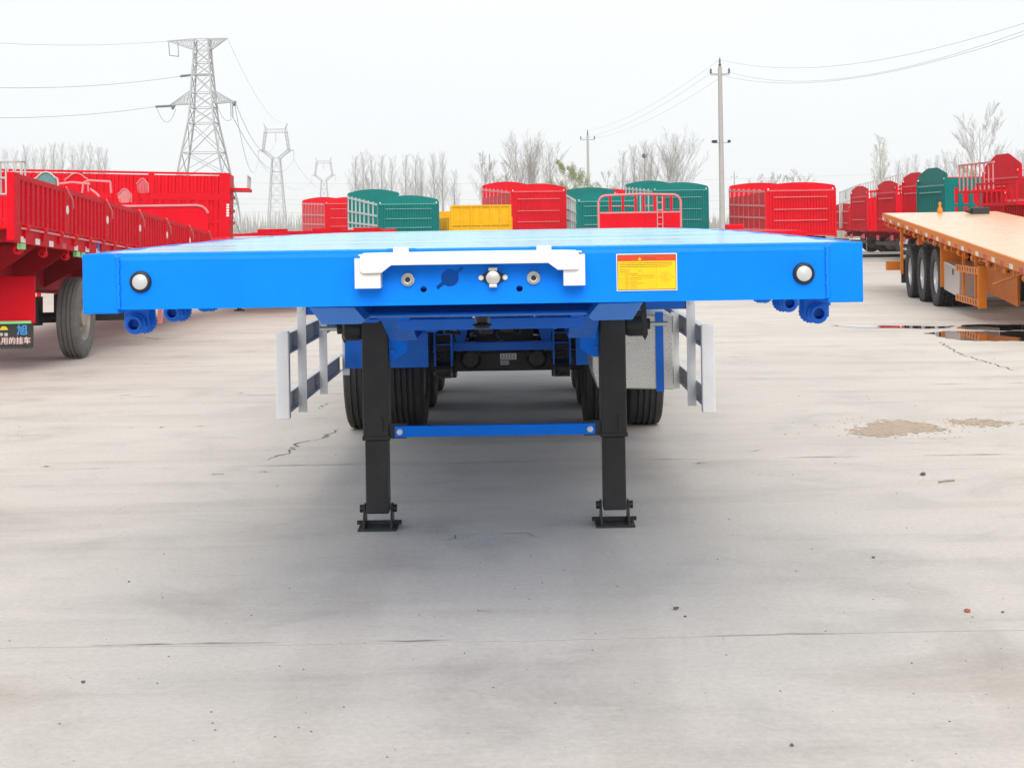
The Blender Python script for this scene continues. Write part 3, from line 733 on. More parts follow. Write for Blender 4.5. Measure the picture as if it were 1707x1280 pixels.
# landing legs
for sx in (-1, 1):
    x, s_ = sx*.632, 3.19
    lg = MB().box(x-.07, x+.07, s_-.07, s_+.07, .485, 1.33).build('landing_leg', M['black'], B, bevel=.010, segs=3)
    MB().box(x-.0735, x+.0735, s_-.0735, s_+.0735, .478, .500).build('leg_collar', M['black'], lg, bevel=.003)
    MB().box(x-.061, x+.061, s_-.061, s_+.061, .085, .4775).build('inner_leg', M['black'], lg, bevel=.008, segs=3)
    ft = MB().box(x-.104, x+.104, s_-.10, s_+.10, .0, .012).build('foot', M['black'], lg, bevel=.002)
    MB().box(x-.12, x+.12, s_+.03, s_+.05, .0125, .032).build('foot_rib', M['black'], ft)
    for e in (-1, 1):
        xx = x+e*.073
        MB().prism([(s_-.09,.0125),(s_+.09,.0125),(s_+.03,.13),(s_-.03,.13)], 'yz', xx-.005, xx+.005).build('foot_cheek', M['black'], ft, bevel=.0015)
        MB().tube((xx+e*.0052, s_, .105), (xx+e*.026, s_, .105), .021, 14).build('pivot_pin', M['black'], ft, smooth=True)
    MB().bar((x+.03, s_-.076, .52), (x+.03, s_-.076, .60), .012).build('latch_bar', M['black'], lg)
    # gearbox and crank shaft, outboard
    xo = x+sx*.075
    gb = MB().lathe([(0,0),(.058,0),(.066,.015),(.066,.085),(.05,.10),(.03,.102),(.03,.13),(0,.13)], 'x', (0,0,0), 18)
    gb.box(.0,.09,-.05,.05,.0,.07)
    o = gb.build('gearbox', M['black'], lg, smooth=True, loc=(xo, s_, 1.07), rot=(0, 0, 0 if sx > 0 else math.pi))
    MB().tube((.13,0,0), (.225,0,0), .013, 10).build('crank_shaft', M['silver'], o, smooth=True)
    MB().prism([(.075,.13),(.105,.13),(.115,-.05),(.10,-.085),(.085,-.06)], 'xz', -.06, -.05).build('gear_guard', M['black'], o, bevel=.002)
    # mounting bracket to the main beam
    MB().prism([(x-sx*.071,1.235),(x-sx*.071,.90),(x-sx*.10,.90),(x-sx*.17,.945),(x-sx*.17,1.06),(x-sx*.135,1.10),(x-sx*.135,1.235)], 'xz', s_-.035, s_-.025).build('leg_bracket', M['blue'], B, bevel=.002)
    MB().box(min(x-sx*.0715,x-sx*.17), max(x-sx*.0715,x-sx*.17), s_-.0245, s_+.05, 1.0, 1.22).build('bracket_block', M['blue_frame'], B, bevel=.004)
    MB().tube((x-sx*.09, s_-.036, .945), (x-sx*.09, s_-.05, .945), .014, 6).build('bolt', M['blue_frame'], B)
    MB().box(min(x-sx*.0712,x-sx*.16), max(x-sx*.0712,x-sx*.16), s_-.058, s_-.05, .485, .565).build('brace_lug', M['black'], lg, bevel=.001)
br = MB().box(-.532, .532, 3.11, 3.116, .494, .552).box(-.532, .532, 3.1162, 3.14, .494, .499).box(-.532, .532, 3.1162, 3.14, .547, .552).build('leg_brace', M['blue'], B, bevel=.0015)
for sx in (-1, 1): MB().lathe([(.018,-.0005),(.018,-.010),(.012,-.016),(0,-.016)], 'y', (sx*.505, 3.109, .523), 6).build('bolt', M['boltwhite'], br)

# white side guards
for sx in (-1, 1):
    X0 = sx*1.19
    gd = MB().box(X0-.037 if sx < 0 else X0-.037, X0+.037, 3.52, 3.575, .545, 1.035).build('side_guard', M['white_guard'], B, bevel=.006)
    for zz in (.62, .955):
        rl = MB().box(X0-.02, X0-.016, 3.5755, 6.2, zz-.06, zz+.06) if sx < 0 else MB().box(X0+.016, X0+.02, 3.5755, 6.2, zz-.06, zz+.06)
        o = rl.build('guard_rail', M['white_guard'], gd)
        MB().box(X0-.0158, X0+.0158, 3.5755, 6.2, zz+.055, zz+.06).box(X0-.0158, X0+.0158, 3.5755, 6.2, zz-.06, zz-.055).build('rail_lip', M['white_guard'], o)
        MB().box(X0-.0155 if sx < 0 else X0+.0115, X0-.0115 if sx < 0 else X0+.0155, 3.5757, 6.19, zz-.054, zz+.054).build('rail_shade_plate', M['grey_shade_and_label'], o)  # added grey plate: shade inside the white rail put into colour
    for s_, zt in ((3.96, 1.36), (4.88, 1.03), (6.10, 1.03)):
        xx = X0-sx*.045
        MB().box(xx-.026, xx+.026, s_, s_+.006, .53, zt).box(xx+sx*.020, xx+sx*.026, s_+.0062, s_+.05, .53, zt).build('guard_post', M['white_guard'], gd, bevel=.0015)
    MB().lathe([(.014,0),(.014,-.008),(0,-.008)], 'y', (X0-sx*.045, 3.96, 1.14), 6).build('bolt', M['silver'], gd)
    MB().box(min(sx*.5, X0-sx*.02), max(sx*.5, X0-sx*.02), 3.975, 4.03, 1.10, 1.16).build('guard_arm', M['blue_frame'], B, bevel=.002)
    MB().box(min(sx*.5, X0-sx*.02), max(sx*.5, X0-sx*.02), 6.115, 6.16, 1.0, 1.05).build('guard_arm', M['blue_frame'], B, bevel=.002)
# galvanised tool box on the right with its strap, air tank above
tb = MB().prism([(.63,.555),(1.12,.540),(1.12,1.02),(.60,1.02),(.60,.66)], 'xz', 4.75, 5.5).build('tool_box', M['galv'], B, bevel=.008)
MB().box(1.005, 1.055, 4.735, 4.7495, .53, 1.04).build('box_strap', M['blue_frame'], tb)
MB().lathe([(0,0),(.10,0),(.13,.03),(.13,.55),(.10,.58),(0,.58)], 'x', (.55, 4.35, 1.225), 24).build('air_tank', M['tank_white'], B, smooth=True)
MB().box(.60, .66, 3.6, 3.61, 1.22, 1.30).build('tank_bracket', M['mark_green'], B)
# ================================================================== other trailers in the yard
def chassis(root, L, red, zd=1.15, half=.45, zlow=.80, y0=.3):
    for sx in (-1, 1): MB().box(sx*half-.06, sx*half+.06, y0, L-.3, zlow, zd-.13).build('main_beam', red, root)
    for k in range(int(L/1.2)): MB().box(-1.18, 1.18, .4+k*1.2, .48+k*1.2, zd-.125, zd-.03).build('crossmember', red, root)
def axles(root, ys, zc=None, ty=None, rm=None, half=1.08):
    for y in ys:
        z = .51 if zc is None else zc(y)
        MB().tube((-.9, y, z), (.9, y, z), .07, 10).build('axle', M['black'], root, smooth=True)
        for sx in (-1, 1): wheel(root, sx*half, y, z, sx, ty, rm)
def legs(root, y, zt, z0=0.0):
    for sx in (-1, 1):
        lg = MB().box(sx*.62-.06, sx*.62+.06, y-.06, y+.06, z0+.35, zt).build('landing_leg', M['black'], root)
        MB().box(sx*.62-.045, sx*.62+.045, y-.045, y+.045, z0+.02, z0+.349).box(sx*.62-.1, sx*.62+.1, y-.11, y+.11, z0, z0+.019).build('foot', M['black'], lg)

def arch_poly(w, z0, z1, rise, n=12, r=.10, gable=False):
    """wall outline: straight sides, shallow arched top with softened corners"""
    if gable: return [(-w,z0),(w,z0),(w,z1),(w*.93,z1+rise*.18),(w*.45,z1+rise*.85),(w*.30,z1+rise),(-w*.30,z1+rise),(-w*.45,z1+rise*.85),(-w*.93,z1+rise*.18),(-w,z1)]
    pts = [(-w, z0), (w, z0), (w, z1-r*.9), (w-r*.3, z1-r*.25), (w-r, z1)]
    for k in range(1, n):
        t_ = k/n; x = (w-r)*(1-2*t_); pts.append((x, z1+rise*(1-(x/(w-r))**2)))
    return pts + [(-w+r, z1), (-w+r*.3, z1-r*.25), (-w, z1-r*.9)]

def highlight_of(mat):  # lighter rail colour standing in for light caught by the rails
    return {'red_paint': M['red_highlight'], 'green_paint': M['green_highlight']}.get(mat.name, mat)
def end_wall(root, mat, y, z0, z1, rise, face=-1, ribs=22, rails=(.30,.52,.76), lamps=True, w=1.25, railmat=None, band=.22, gable=False):
    wl = MB().prism(arch_poly(w, z0, z1, rise, gable=gable), 'xz', y, y+.03).build('end_wall', mat, root)
    yy = y-.001 if face < 0 else y+.031
    cr_ = MB().corr(-w+.10, w-.10, z0+.10, z1-band, 0, ribs, .05)
    o = cr_.build('ribbed_panel', mat, wl, loc=(0, yy, 0), rot=(0, 0, 0 if face < 0 else math.pi))
    for sx in (-1, 1): MB().box(sx*w-.05 if sx > 0 else -w-.012, sx*w+.012 if sx > 0 else -w+.05, min(yy, yy+face*.06), max(yy, yy+face*.06), z0-.02, z1-.12).build('corner_post', mat, wl)
    MB().box(-w+.05, w-.05, min(yy, yy+face*.05), max(yy, yy+face*.05), z1-band, z1-band+.05).build('wall_rail', railmat or highlight_of(mat), wl)
    MB().box(-w+.05, w-.05, min(yy, yy+face*.05), max(yy, yy+face*.05), z0, z0+.09).build('wall_rail', mat, wl)
    for fr in rails:
        z = z0+(z1-z0)*fr; MB().tube((-w+.3, yy+face*.062, z), (w-.3, yy+face*.062, z), .024, 8).build('wall_rail', railmat or highlight_of(mat), wl)
    if lamps:
        for sx in (-1, 1):
            MB().lathe([(0,0),(.022,.005),(.030,.03),(.02,.05),(0,.05)], 'y', (sx*(w-.10), yy-.06 if face < 0 else yy+.02, z1-.14), 12).build('corner_lamp', M['mark_white'], wl, smooth=True)
    return wl

def stake_trailer(name, label, u0, u1, Z, yaw, L, zd, h0, h1, mat, barmat, rise=.16, group=None, posts=7, rails=(.06,.34,.62,.95), solid=0.0, wheels=True, farrise=None, nearwall=True, innermat=None):
    uc = (u0+u1)/2; q = P(uc, 375, Z); root = empty(name, (q.x, Z, 0), (0, 0, R(yaw)), label=label, cat='trailer', group=group)
    MB().box(-1.25, 1.25, 0, L, zd-.03, zd).build('deck', mat, root)
    for sx in (-1, 1): MB().box(sx*1.25-.03, sx*1.25+.03, -.01, L, zd-.16, zd-.0305).build('side_rail', mat, root)
    chassis(root, L, M['red_dark'] if mat in (M['red'], M['red_pale']) else mat, zd)
    if nearwall: end_wall(root, mat, 0, zd-.13, h0, rise)
    end_wall(root, mat, L-.03, zd, h1, rise if farrise is None else farrise, face=1, lamps=False, rails=(.4,.7))
    zz = lambda y: h0-.14 + (h1-h0)*y/L
    for sx in (-1, 1):
        x = sx*1.225
        for k in range(posts+1):
            y = .10+(L-.2)*k/posts
            MB().box(x-.03, x+.03, y-.03, y+.03, zd, zz(y)).build('stake', barmat, root)
        for fr in rails:
            a, b_ = (x+sx*.03, .05, zd+(zz(0)-zd)*fr), (x+sx*.03, L-.05, zd+(zz(L)-zd)*fr)
            MB().bar(a, b_, .05, .07).build('stake_rail', barmat, root)
        if solid:
            MB().box(x-.008, x+.008, .12, L-.12, zd, zd+solid).build('side_board', innermat or mat, root)
    if wheels:
        axles(root, (2.0, 3.3, 4.6)); legs(root, L-2.2, zd-.1)
    return root

stake_trailer('stake_trailer', 'green stake trailer with caged sides, left of the yellow trailer', 632, 730, 60, 12.7, 11.5, 1.2, 2.72, 3.28, M['green'], M['bar_grey'], group='caged stake trailers', solid=.42, innermat=M['bar_grey'])
stake_trailer('stake_trailer', 'red stake trailer directly right of the yellow trailer', 851, 945, 66, 7.8, 11.5, 1.2, 3.28, 3.72, M['red'], M['pinkbar'], group='caged stake trailers', solid=1.85)
stake_trailer('stake_trailer', 'tall green stake trailer behind the red window-frame headboard', 1088, 1182, 66, 2.0, 11.5, 1.2, 3.24, 3.66, M['green'], M['bar_grey'], group='caged stake trailers', rails=(.3,.95))
stake_trailer('stake_trailer', 'red stake trailer with faded caged side, right of the tall concrete pole', 1277, 1393, 53, -1.6, 11.5, 1.2, 2.88, 3.18, M['red'], M['pinkbar'], group='caged stake trailers', rise=.10, solid=1.45)
stake_trailer('stake_trailer', 'teal stake trailer half hidden behind the red window-frame headboard', 962, 1062, 61, 1.0, 11.0, 1.2, 2.72, 3.26, M['green'], M['bar_grey'], group='caged stake trailers', rise=.12)
stake_trailer('stake_trailer', 'distant red stake trailer with only its arched top showing, behind the teal one', 978, 1058, 84, 3, 10, 1.2, 3.42, 3.62, M['red'], M['pinkbar'], group='caged stake trailers', wheels=False)
# left red cage panel trailer seen by its lattice side
stake_trailer('stake_trailer', 'red lattice-sided trailer left of the green stake trailer', 553, 607, 80, 16, 9, 1.2, 3.1, 3.3, M['red'], M['pinkbar'], group='caged stake trailers', nearwall=True, wheels=False, solid=1.6)
stake_trailer('stake_trailer', 'low red trailer end peeping out between yellow and tall red trailers', 764, 835, 88, 4, 8, 1.2, 2.75, 2.85, M['red'], M['pinkbar'], wheels=False, rise=.05)

# yellow sideboard trailer
q = P(802, 375, 60); yt = empty('sideboard_trailer', (q.x, 60, 0), (0, 0, R(9)), label='yellow open-top sideboard trailer', cat='trailer')
MB().box(-1.25, 1.25, 0, 10, 1.02, 1.06).build('deck', M['yellow'], yt); chassis(yt, 10, M['yellow'], 1.1); axles(yt, (1.8, 3.1, 4.4)); legs(yt, 8, 1.0)
wl = MB().prism([(-1.25,1.061),(1.25,1.061),(1.25,2.36),(1.2,2.44),(-1.2,2.44),(-1.25,2.36)], 'xz', 0, .04).build('end_wall', M['yellow'], yt)
for k in range(7): MB().box(-1.22+k*.395, -1.16+k*.395, -.06, -.001, 1.07, 2.40).build('wall_rib', M['yellow'], wl)
for z in (1.16, 1.62, 2.38): MB().box(-1.24, 1.24, -.075, -.0605, z, z+.06).build('wall_rail', M['yellow'], wl)
for sx in (-1, 1):
    sb = MB().box(sx*1.24-.02, sx*1.24+.02, .05, 10, 1.061, 1.95).build('side_board', M['yellow'], yt)
    for k in range(12): MB().box(min(sx*1.2605,sx*1.30), max(sx*1.2605,sx*1.30), .1+k*.82, .2+k*.82, 1.06, 1.95).build('board_rib', M['yellow'], sb)
MB().box(-1.25, 1.25, 9.96, 10, 1.061, 2.3).build('end_wall', M['yellow'], yt)

# red trailer carrying a cab guard with windows and a ladder
q = P(1067, 375, 44); ct = empty('cab_guard_trailer', (q.x, 44, 0), (0, 0, R(3)), label='red flatbed with an open window-frame headboard and ladder', cat='trailer')
MB().box(-1.25, 1.25, 0, 10, 1.40, 1.46).build('deck', M['red'], ct); chassis(ct, 10, M['red_dark'], 1.4, zlow=1.0); axles(ct, (5.5, 6.8, 8.1)); legs(ct, 2.2, 1.3)
cg = MB().box(-1.22, 1.22, .02, .05, 1.461, 1.92).build('headboard', M['red'], ct)
ft_ = MB().path([(-1.23,.03,1.46),(-1.23,.03,2.26),(-1.17,.03,2.38),(-1.05,.03,2.44),(0,.03,2.47),(1.05,.03,2.44),(1.17,.03,2.38),(1.23,.03,2.26),(1.23,.03,1.46)], .035, 8).build('guard_frame', M['pinkbar'], ct, smooth=True)
for x in (-.88, -.12, .12, .45, .72, .95): MB().box(x-.035, x+.035, .01, .06, 1.461, 2.44).build('upright', M['red'], ct)
for x in (-.5,): MB().box(x-.035, x+.035, .01, .06, 1.461, 2.44).build('upright', M['red'], ct)
for x0_, x1_, z in ((-.84,-.54,2.12),(-.46,-.16,2.12),(.16,.41,2.12)): MB().box(x0_, x1_, .02, .05, z-.012, z+.012).build('window_bar', M['pinkbar'], ct)
MB().box(-1.2, 1.2, .0, .009, 1.90, 1.95).build('sill_rail', M['pinkbar'], ct)
ld = MB().box(.50, .53, -.045, -.02, 1.461, 2.40).build('ladder', M['pinkbar'], ct)
MB().box(.66, .69, -.045, -.02, 1.461, 2.40).build('stile', M['pinkbar'], ld)
for z in (1.55,1.75,1.97,2.20): MB().box(.5305, .6595, -.042, -.023, z, z+.03).build('rung', M['pinkbar'], ld)
for k, x in enumerate((-1.05,-.69,-.31,.28,.84)): MB().prism([(x-.13,1.87),(x+.13,1.87),(x+.09,1.80),(x-.09,1.80)], 'xz', .008, .0195).build('pressed_dimple', M['red'], cg)
MB().box(-1.55, -1.26, -.4, .3, 1.38, 1.44).build('platform', M['red_pale'], ct)

# plain flatbeds
def flatbed(name, label, X, Z, yaw, L, zd, mat, deckmat, pitch=0, w=2.5, group='plain red flatbeds', gear=True):
    root = empty(name, (X, Z, 0), (R(pitch), 0, R(yaw)), label=label, cat='trailer', group=group)
    MB().box(-w/2, w/2, 0, L, zd-.02, zd).build('deck', deckmat, root)
    MB().box(-w/2, w/2, -.012, -.001, zd-.16, zd-.001).build('front_beam', mat, root)
    for sx in (-1, 1): MB().box(sx*w/2-.04, sx*w/2+.03, 0, L, zd-.15, zd-.021).build('side_rail', mat, root)
    chassis(root, L, M['red_dark'], zd, zlow=zd-.42)
    if gear: axles(root, (L-4.6, L-3.3, L-2.0)); legs(root, 2.4, zd-.2)
    return root
flatbed('red_flatbed', 'low red flatbed with a pale deck, behind the blue deck at left', -4.55, 27, 10.9, 13.5, 1.42, M['red'], M['red_deck'])
flatbed('red_flatbed', 'red flatbed with a pale deck, below the tall concrete pole', 5.2, 34, -5, 16, 1.38, M['red'], M['red_deck'])
# low skeletal trailers with goosenecks
sk = empty('skeletal_trailer', (-9.4, 49, 0), (0, 0, R(-30)), label='low red skeletal trailer frame behind the pale red deck', cat='trailer'); sk.scale = (1, .72, 1)
for sx in (-1, 1): MB().prism([(0,1.42),(3,1.52),(11,1.50),(11,1.28),(3.2,1.28),(2.6,1.38),(0,1.30)], 'yz', sx*.5-.06, sx*.5+.06).build('main_beam', M['red'], sk)
for k in range(8): MB().box(-1.1, 1.1, .2+k*1.45, .34+k*1.45, 1.36, 1.46).build('crossmember', M['red'], sk)
for y_ in (2.0, 6.2, 9.6): MB().box(-.4, .4, y_, y_+.9, 1.47, 1.60).build('twist_lock_box', M['red'], sk)
MB().tube((-1.1,10.4,1.36), (1.1,10.4,1.36), .17, 16).build('air_tank', M['red'], sk, smooth=True)
axles(sk, (7.2, 8.5, 9.8)); legs(sk, 2.4, 1.25)
o = MB().box(-.25, .25, -.3, .3, 0, .14).build('deck_chock', M['red'], None, bevel=.02, loc=(6.6, 46.0, 1.381)); tag(o, 'red box resting on the pale flatbed below the concrete pole', 'box')

# ------------------------------------------------------------------ left: red sideboard trailer, rear end near, nose low
LS = empty('sideboard_trailer', (-5.35, 15.4, 0), (R(-3.18), 0, R(2.53)), label='red corrugated sideboard trailer at the left edge, nose low', cat='trailer')
ZD = 1.69; LEN = 12.3
MB().box(-2.5, -.03, 0, LEN, ZD-.03, ZD).build('deck', M['red'], LS)
MB().box(-.03, .03, -.02, LEN, ZD-.17, ZD+.015).build('side_rail', M['red'], LS)
MB().box(-2.53, -2.47, 0, LEN, ZD-.17, ZD+.015).build('side_rail', M['red'], LS)
for sx in (-.80, -1.70): MB().box(sx-.06, sx+.06, .2, LEN-.2, ZD-.60, ZD-.20).build('main_beam', M['red_dark'], LS)
for k in range(12): MB().box(-2.45, -.05, .3+k, .38+k, ZD-.155, ZD-.031).build('crossmember', M['red_dark'], LS)
MB().box(-.03, .055, -.05, .16, ZD-.16, ZD+.56).build('corner_post', M['red'], LS, bevel=.01)
NP = 6; pl = (LEN-.2)/NP
for k in range(NP):
    y0 = .2+k*pl
    pn = MB().corr(0, pl-.30, ZD+.04, ZD+.50, 0, 9, .03).build('side_board', M['red'], LS, loc=(.0, y0+.02, 0), rot=(0, 0, R(90)))
    MB().box(-.012, .030, y0, y0+pl-.25, ZD+.501, ZD+.56).build('top_rail', M['red'], pn.parent)
    MB().box(-.012, .036, y0, y0+pl-.25, ZD+.016, ZD+.039).build('bottom_rail', M['red'], LS)
    ps = MB().box(-.03, .045, y0+pl-.245, y0+pl-.02, ZD+.016, ZD+.55).build('board_post', M['red'], LS, bevel=.006)
    MB().lathe([(0,.004),(.052,.004),(.055,0)], 'x', (.0455, y0+pl-.13, ZD+.30), 16).build('oval_mark', M['mark_white'], ps)
    MB().path([(.05, y0+pl-.20, ZD+.57), (.09, y0+pl-.05, ZD+.42), (.07, y0+pl+.05, ZD+.33)], .009, 6).build('latch_handle', M['pinkbar'], LS)
    for j in range(3):
        yy = y0+.2+j*.68
        MB().tube((.05, yy-.04, ZD-.005), (.05, yy+.04, ZD-.005), .035, 10).build('hinge', M['red'], LS, smooth=True)
        MB().box(.0305, .06, yy-.05, yy+.05, ZD-.12, ZD-.04).build('hinge_plate', M['red'], LS)
    MB().tube((.055, y0, ZD-.02), (.055, y0+pl-.1, ZD-.02), .012, 6).build('hinge_rod', M['pinkbar'], LS)
for k in range(22):
    y0 = .25+k*.55; MB().box(.0305, .034, y0, y0+.17, ZD-.165, ZD-.10).build('reflector', M['mark_white'] if k % 4 != 3 else M['red_pale'], LS)
for k in range(9):
    y0 = .45+k*.95
    w_ = MB().lathe([(.015,-.07),(.038,-.07),(.046,-.03),(.03,0),(.046,.04),(.036,.07),(.015,.07)], 'y', (-.05, y0, ZD-.245), 12).build('strap_winch', M['red'], LS, smooth=True)
    MB().box(-.09, -.01, y0-.02, y0+.02, ZD-.24, ZD-.171).build('winch_bracket', M['red'], w_)
for y0 in (.3, 2.6, 2.85): MB().box(-.02, .025, y0, y0+.16, ZD-.235, ZD-.172).build('side_marker', M['mark_green'], LS)
MB().box(.0305, .036, 3.6, 3.72, ZD-.13, ZD+.01).build('round_badge', M['mark_blue'], LS)
for k in range(4): MB().prism([(-2.3,ZD-.16),(-.06,ZD-.16),(-.30,ZD-.34),(-.74,ZD-.58),(-1.76,ZD-.58),(-2.2,ZD-.34)], 'xz', 1.15+k*1.4, 1.17+k*1.4).build('outrigger_plate', M['red_dark'], LS)
def zc_l(y): return .525 + y*math.tan(R(3.18))
for y in (3.45,):
    MB().tube((-2.3, y, zc_l(y)), (-.2, y, zc_l(y)), .07, 10).build('axle', M['black'], LS, smooth=True)
    for x_, sd_ in ((-.20, 1), (-2.3, -1)): wheel(LS, x_, y, zc_l(y), sd_, TYRE_OLD, RIM_OLD)
MB().box(-1.9, -.55, 3.0, 3.2, .62, .98).build('spring_beam', M['black'], LS)
MB().box(-.9, .22, 5.0, 5.06, .66, 1.04).build('under_run_plate', M['black'], LS)
for k in range(3): MB().box(.28, .34, 5.2+k*.5, 5.25+k*.5, .6, 1.2).build('guard_post', M['pinkbar'], LS)
MB().lathe([(.0,-.03),(.05,-.03),(.06,0),(.05,.04),(0,.04)], 'y', (-.62, 1.85, .63), 16).build('tail_lamp', M['silver'], LS, smooth=True)
MB().lathe([(.0,-.03),(.05,-.03),(.06,0),(.05,.04),(0,.04)], 'y', (-.72, 1.5, 1.32), 16).build('tail_lamp', M['silver'], LS, smooth=True)
fp = MB().box(-.95, -.20, 1.60, 1.63, .66, 1.20).build('flap_plate', M['red'], LS, bevel=.004)
MB().box(-.94, -.24, 1.585, 1.599, .655, .685).build('green_strip', M['mark_green'], fp)
flp = MB().box(-.95, -.22, 1.61, 1.622, .38, .6545).build('mud_flap', M['flapblack'], LS)
def flap_text(body, size, mat, x, z, bold=.02):
    me_ = text_mesh(body, size, bold=bold); me_.materials.append(M[mat]); link('lettering', me_, flp, (x, 1.606, z), (R(90), 0, 0))
flap_text('旭', .125, 'letter_blue', -.345, .575); flap_text('天', .125, 'letter_blue', -.73, .575)
flap_text('华 旭', .042, 'mark_white', -.555, .530)
flap_text('实用的挂车', .085, 'letter_pink', -.46, .455)
MB().prism([(-.60,.585),(-.505,.585),(-.515,.61),(-.535,.628),(-.57,.628),(-.59,.61)], 'xz', 1.602, 1.609).build('sun_emblem', M['letter_yellow'], flp)
for k in range(24): MB().box(-.945+k*.03, -.93+k*.03, 1.612, 1.62, .365, .3798).build('flap_fringe', M['flapblack'], flp)

# ------------------------------------------------------------------ left: long red box-sided trailer, side on
RE = P(378, 375, 42)
CT = empty('box_trailer', (RE.x, 42, 0), (0, R(1.7), R(8)), label='long red box-sided trailer standing broadside at left', cat='trailer')
LC = 12.0
MB().box(-LC, 0, 0, 2.4, 1.12, 1.2).build('deck', M['red'], CT)
for k in range(6):
    x0_ = -LC+.12+k*(LC-.24)/6; x1_ = x0_+(LC-.24)/6-.16
    MB().corr(x0_, x1_, 2.62, 3.12, -.0, 9, .035).build('upper_panel', M['red'], CT)
    MB().corr(x0_, x1_, 1.3, 2.42, -.0, 7, .03).build('lower_panel', M['red'], CT)
    MB().box(x1_, x1_+.158, -.05, .02, 1.2, 3.15).build('side_post', M['red'], CT)
    for j in range(2): MB().box(x0_+.3+j*.8, x0_+.42+j*.8, -.065, -.031, 2.05, 2.40).build('door_latch', M['red'], CT)
    MB().box(x0_, x1_, -.045, -.031, 1.78, 1.86).build('panel_rail', M['red'], CT)
MB().box(-LC, 0, -.055, .02, 2.44, 2.60).build('mid_rail', M['red'], CT)
MB().box(-LC, .02, -.06, .05, 3.151, 3.21).build('top_rail', M['red'], CT)
MB().box(-LC, 0, -.06, .02, 1.201, 1.29).build('bottom_rail', M['red'], CT)
MB().box(-.04, .0, .06, 2.4, 1.201, 3.2).build('end_wall', M['red'], CT)
MB().box(-LC, -.05, 2.36, 2.4, 1.201, 3.2).build('far_side', M['red'], CT)
MB().box(-.15, .03, -.08, -.0605, 1.2, 3.18).build('corner_post', M['red'], CT)
for z in (1.35, 1.75, 2.1, 2.5): MB().box(.001, .05, .1, 2.35, z, z+.10).build('end_rail', M['red'], CT)
sh = MB().box(.001, .55, .2, 2.3, 2.72, 2.80).build('end_shelf', M['red'], CT)
for y_ in (.25, .95, 1.6, 2.25): MB().tube((.5, y_, 2.80), (.5, y_, 3.15), .02, 6).build('shelf_upright', M['bar_grey'], sh)
MB().tube((.5, .25, 3.15), (.5, 2.25, 3.15), .02, 6).build('shelf_rail', M['bar_grey'], sh)
for k in range(5): MB().box(-.06, .01, -.084, -.0802, 1.98+k*.075, 2.03+k*.075).build('white_mark', M['mark_white'], CT)
for sx in (.7, 1.7): MB().box(-LC+.2, -.2, sx-.06, sx+.06, .75, 1.119).build('main_beam', M['red_dark'], CT)
for x in (-1.8, -3.1, -4.4):
    for y_, sd_ in ((.2, -1), (2.2, 1)):
        o = link('wheel', RIM, CT, (x, y_, .51 - x*math.tan(R(1.7))*-1), (0, 0, R(90)*sd_)); link('tyre', TYRE, o)

# red tipper-like trailer with a plain rounded headboard, in front of the box trailer
q = P(252, 375, 33); HB = empty('headboard_trailer', (q.x, 33, 0), (0, 0, R(9)), label='red trailer with plain round-cornered headboard, between sideboard and box trailers', cat='trailer')
w_ = 1.25; poly = [(-w_,1.2),(w_,1.2),(w_,1.98),(w_-.04,2.06),(w_-.12,2.13),(w_-.24,2.16),(-w_+.24,2.16),(-w_+.12,2.13),(-w_+.04,2.06),(-w_,1.98)]
hb = MB().prism(poly, 'xz', 0, .05).build('headboard', M['red'], HB, bevel=.01)
MB().path([(x, -.02, z) for x, z in poly[2:]], .028, 8).build('edge_tube', M['pinkbar'], hb, smooth=True)
MB().box(-1.25, 1.25, .051, 4.6, 1.15, 1.22).build('deck', M['red'], HB); axles(HB, (2.2, 3.5)); legs(HB, .8, 1.1)
for sx in (-1, 1):
    MB().box(sx*.5-.06, sx*.5+.06, .1, 4.5, .8, 1.149).build('main_beam', M['red_dark'], HB)
    MB().box(sx*1.24-.02, sx*1.24+.02, .06, 4.5, 1.221, 1.42).build('side_board', M['red'], HB)

# arched end frames and tube rails of trailers parked behind the sideboard
def arched_panel(label, u, v0, v1, wpx, Z, mat, yaw, posth=True, barm=None):
    a_ = P(u, v1, Z); t_ = P(u, v0, Z); ww = wpx*Z/F/2
    root = empty('end_screen', (a_.x, Z, 0), (0, 0, R(yaw)), label=label, cat='end screen', group='headboards rising behind the sideboard trailer')
    pw = MB().prism(arch_poly(ww, a_.z, t_.z-.10, .10, 10, ww*.25), 'xz', 0, .03).build('arched_panel', mat, root)
    MB().path([(x, -.015, z) for x, z in arch_poly(ww, a_.z, t_.z-.10, .10, 10, ww*.25)[1:]], .016, 6).build('edge_tube', barm or M['pinkbar'], pw, smooth=True)
    for k in range(4): MB().box(-ww*.75+k*ww*.5-.01, -ww*.75+k*ww*.5+.01, -.014, -.001, a_.z+.02, t_.z-.14).build('panel_rib', mat, pw)
    for sx in (-1, 1): MB().box(sx*ww*.8-.03, sx*ww*.8+.03, -.001, .06, 0, a_.z+.1).build('support_post', M['red'], root)
    return root
arched_panel('grey-green arched headboard rising above the near sideboard', 77, 287, 312, 40, 26.5, M['green_pale'], 0, barm=M['bar_grey'])
arched_panel('pale red arched headboard beside the broadside box trailer', 238, 298, 322, 21, 36, M['red_pale'], -12)
arched_panel('smaller mesh-like faded headboard left of the taller pale one', 208, 315, 338, 22, 34.5, M['pinkbar'], 10)
arched_panel('red tubular headboard outline behind the grey-green one', 128, 289, 320, 38, 30.5, M['red'], 4)
rf = empty('rail_frame', P(155, 375, 29.5).xy.to_3d(), label='bent red tube rail frame standing behind the sideboard trailer', cat='frame')
ox = P(155, 375, 29.5).x
def RFp(u, v): q = P(u, v, 29.5); return (q.x-ox, 0, q.z)
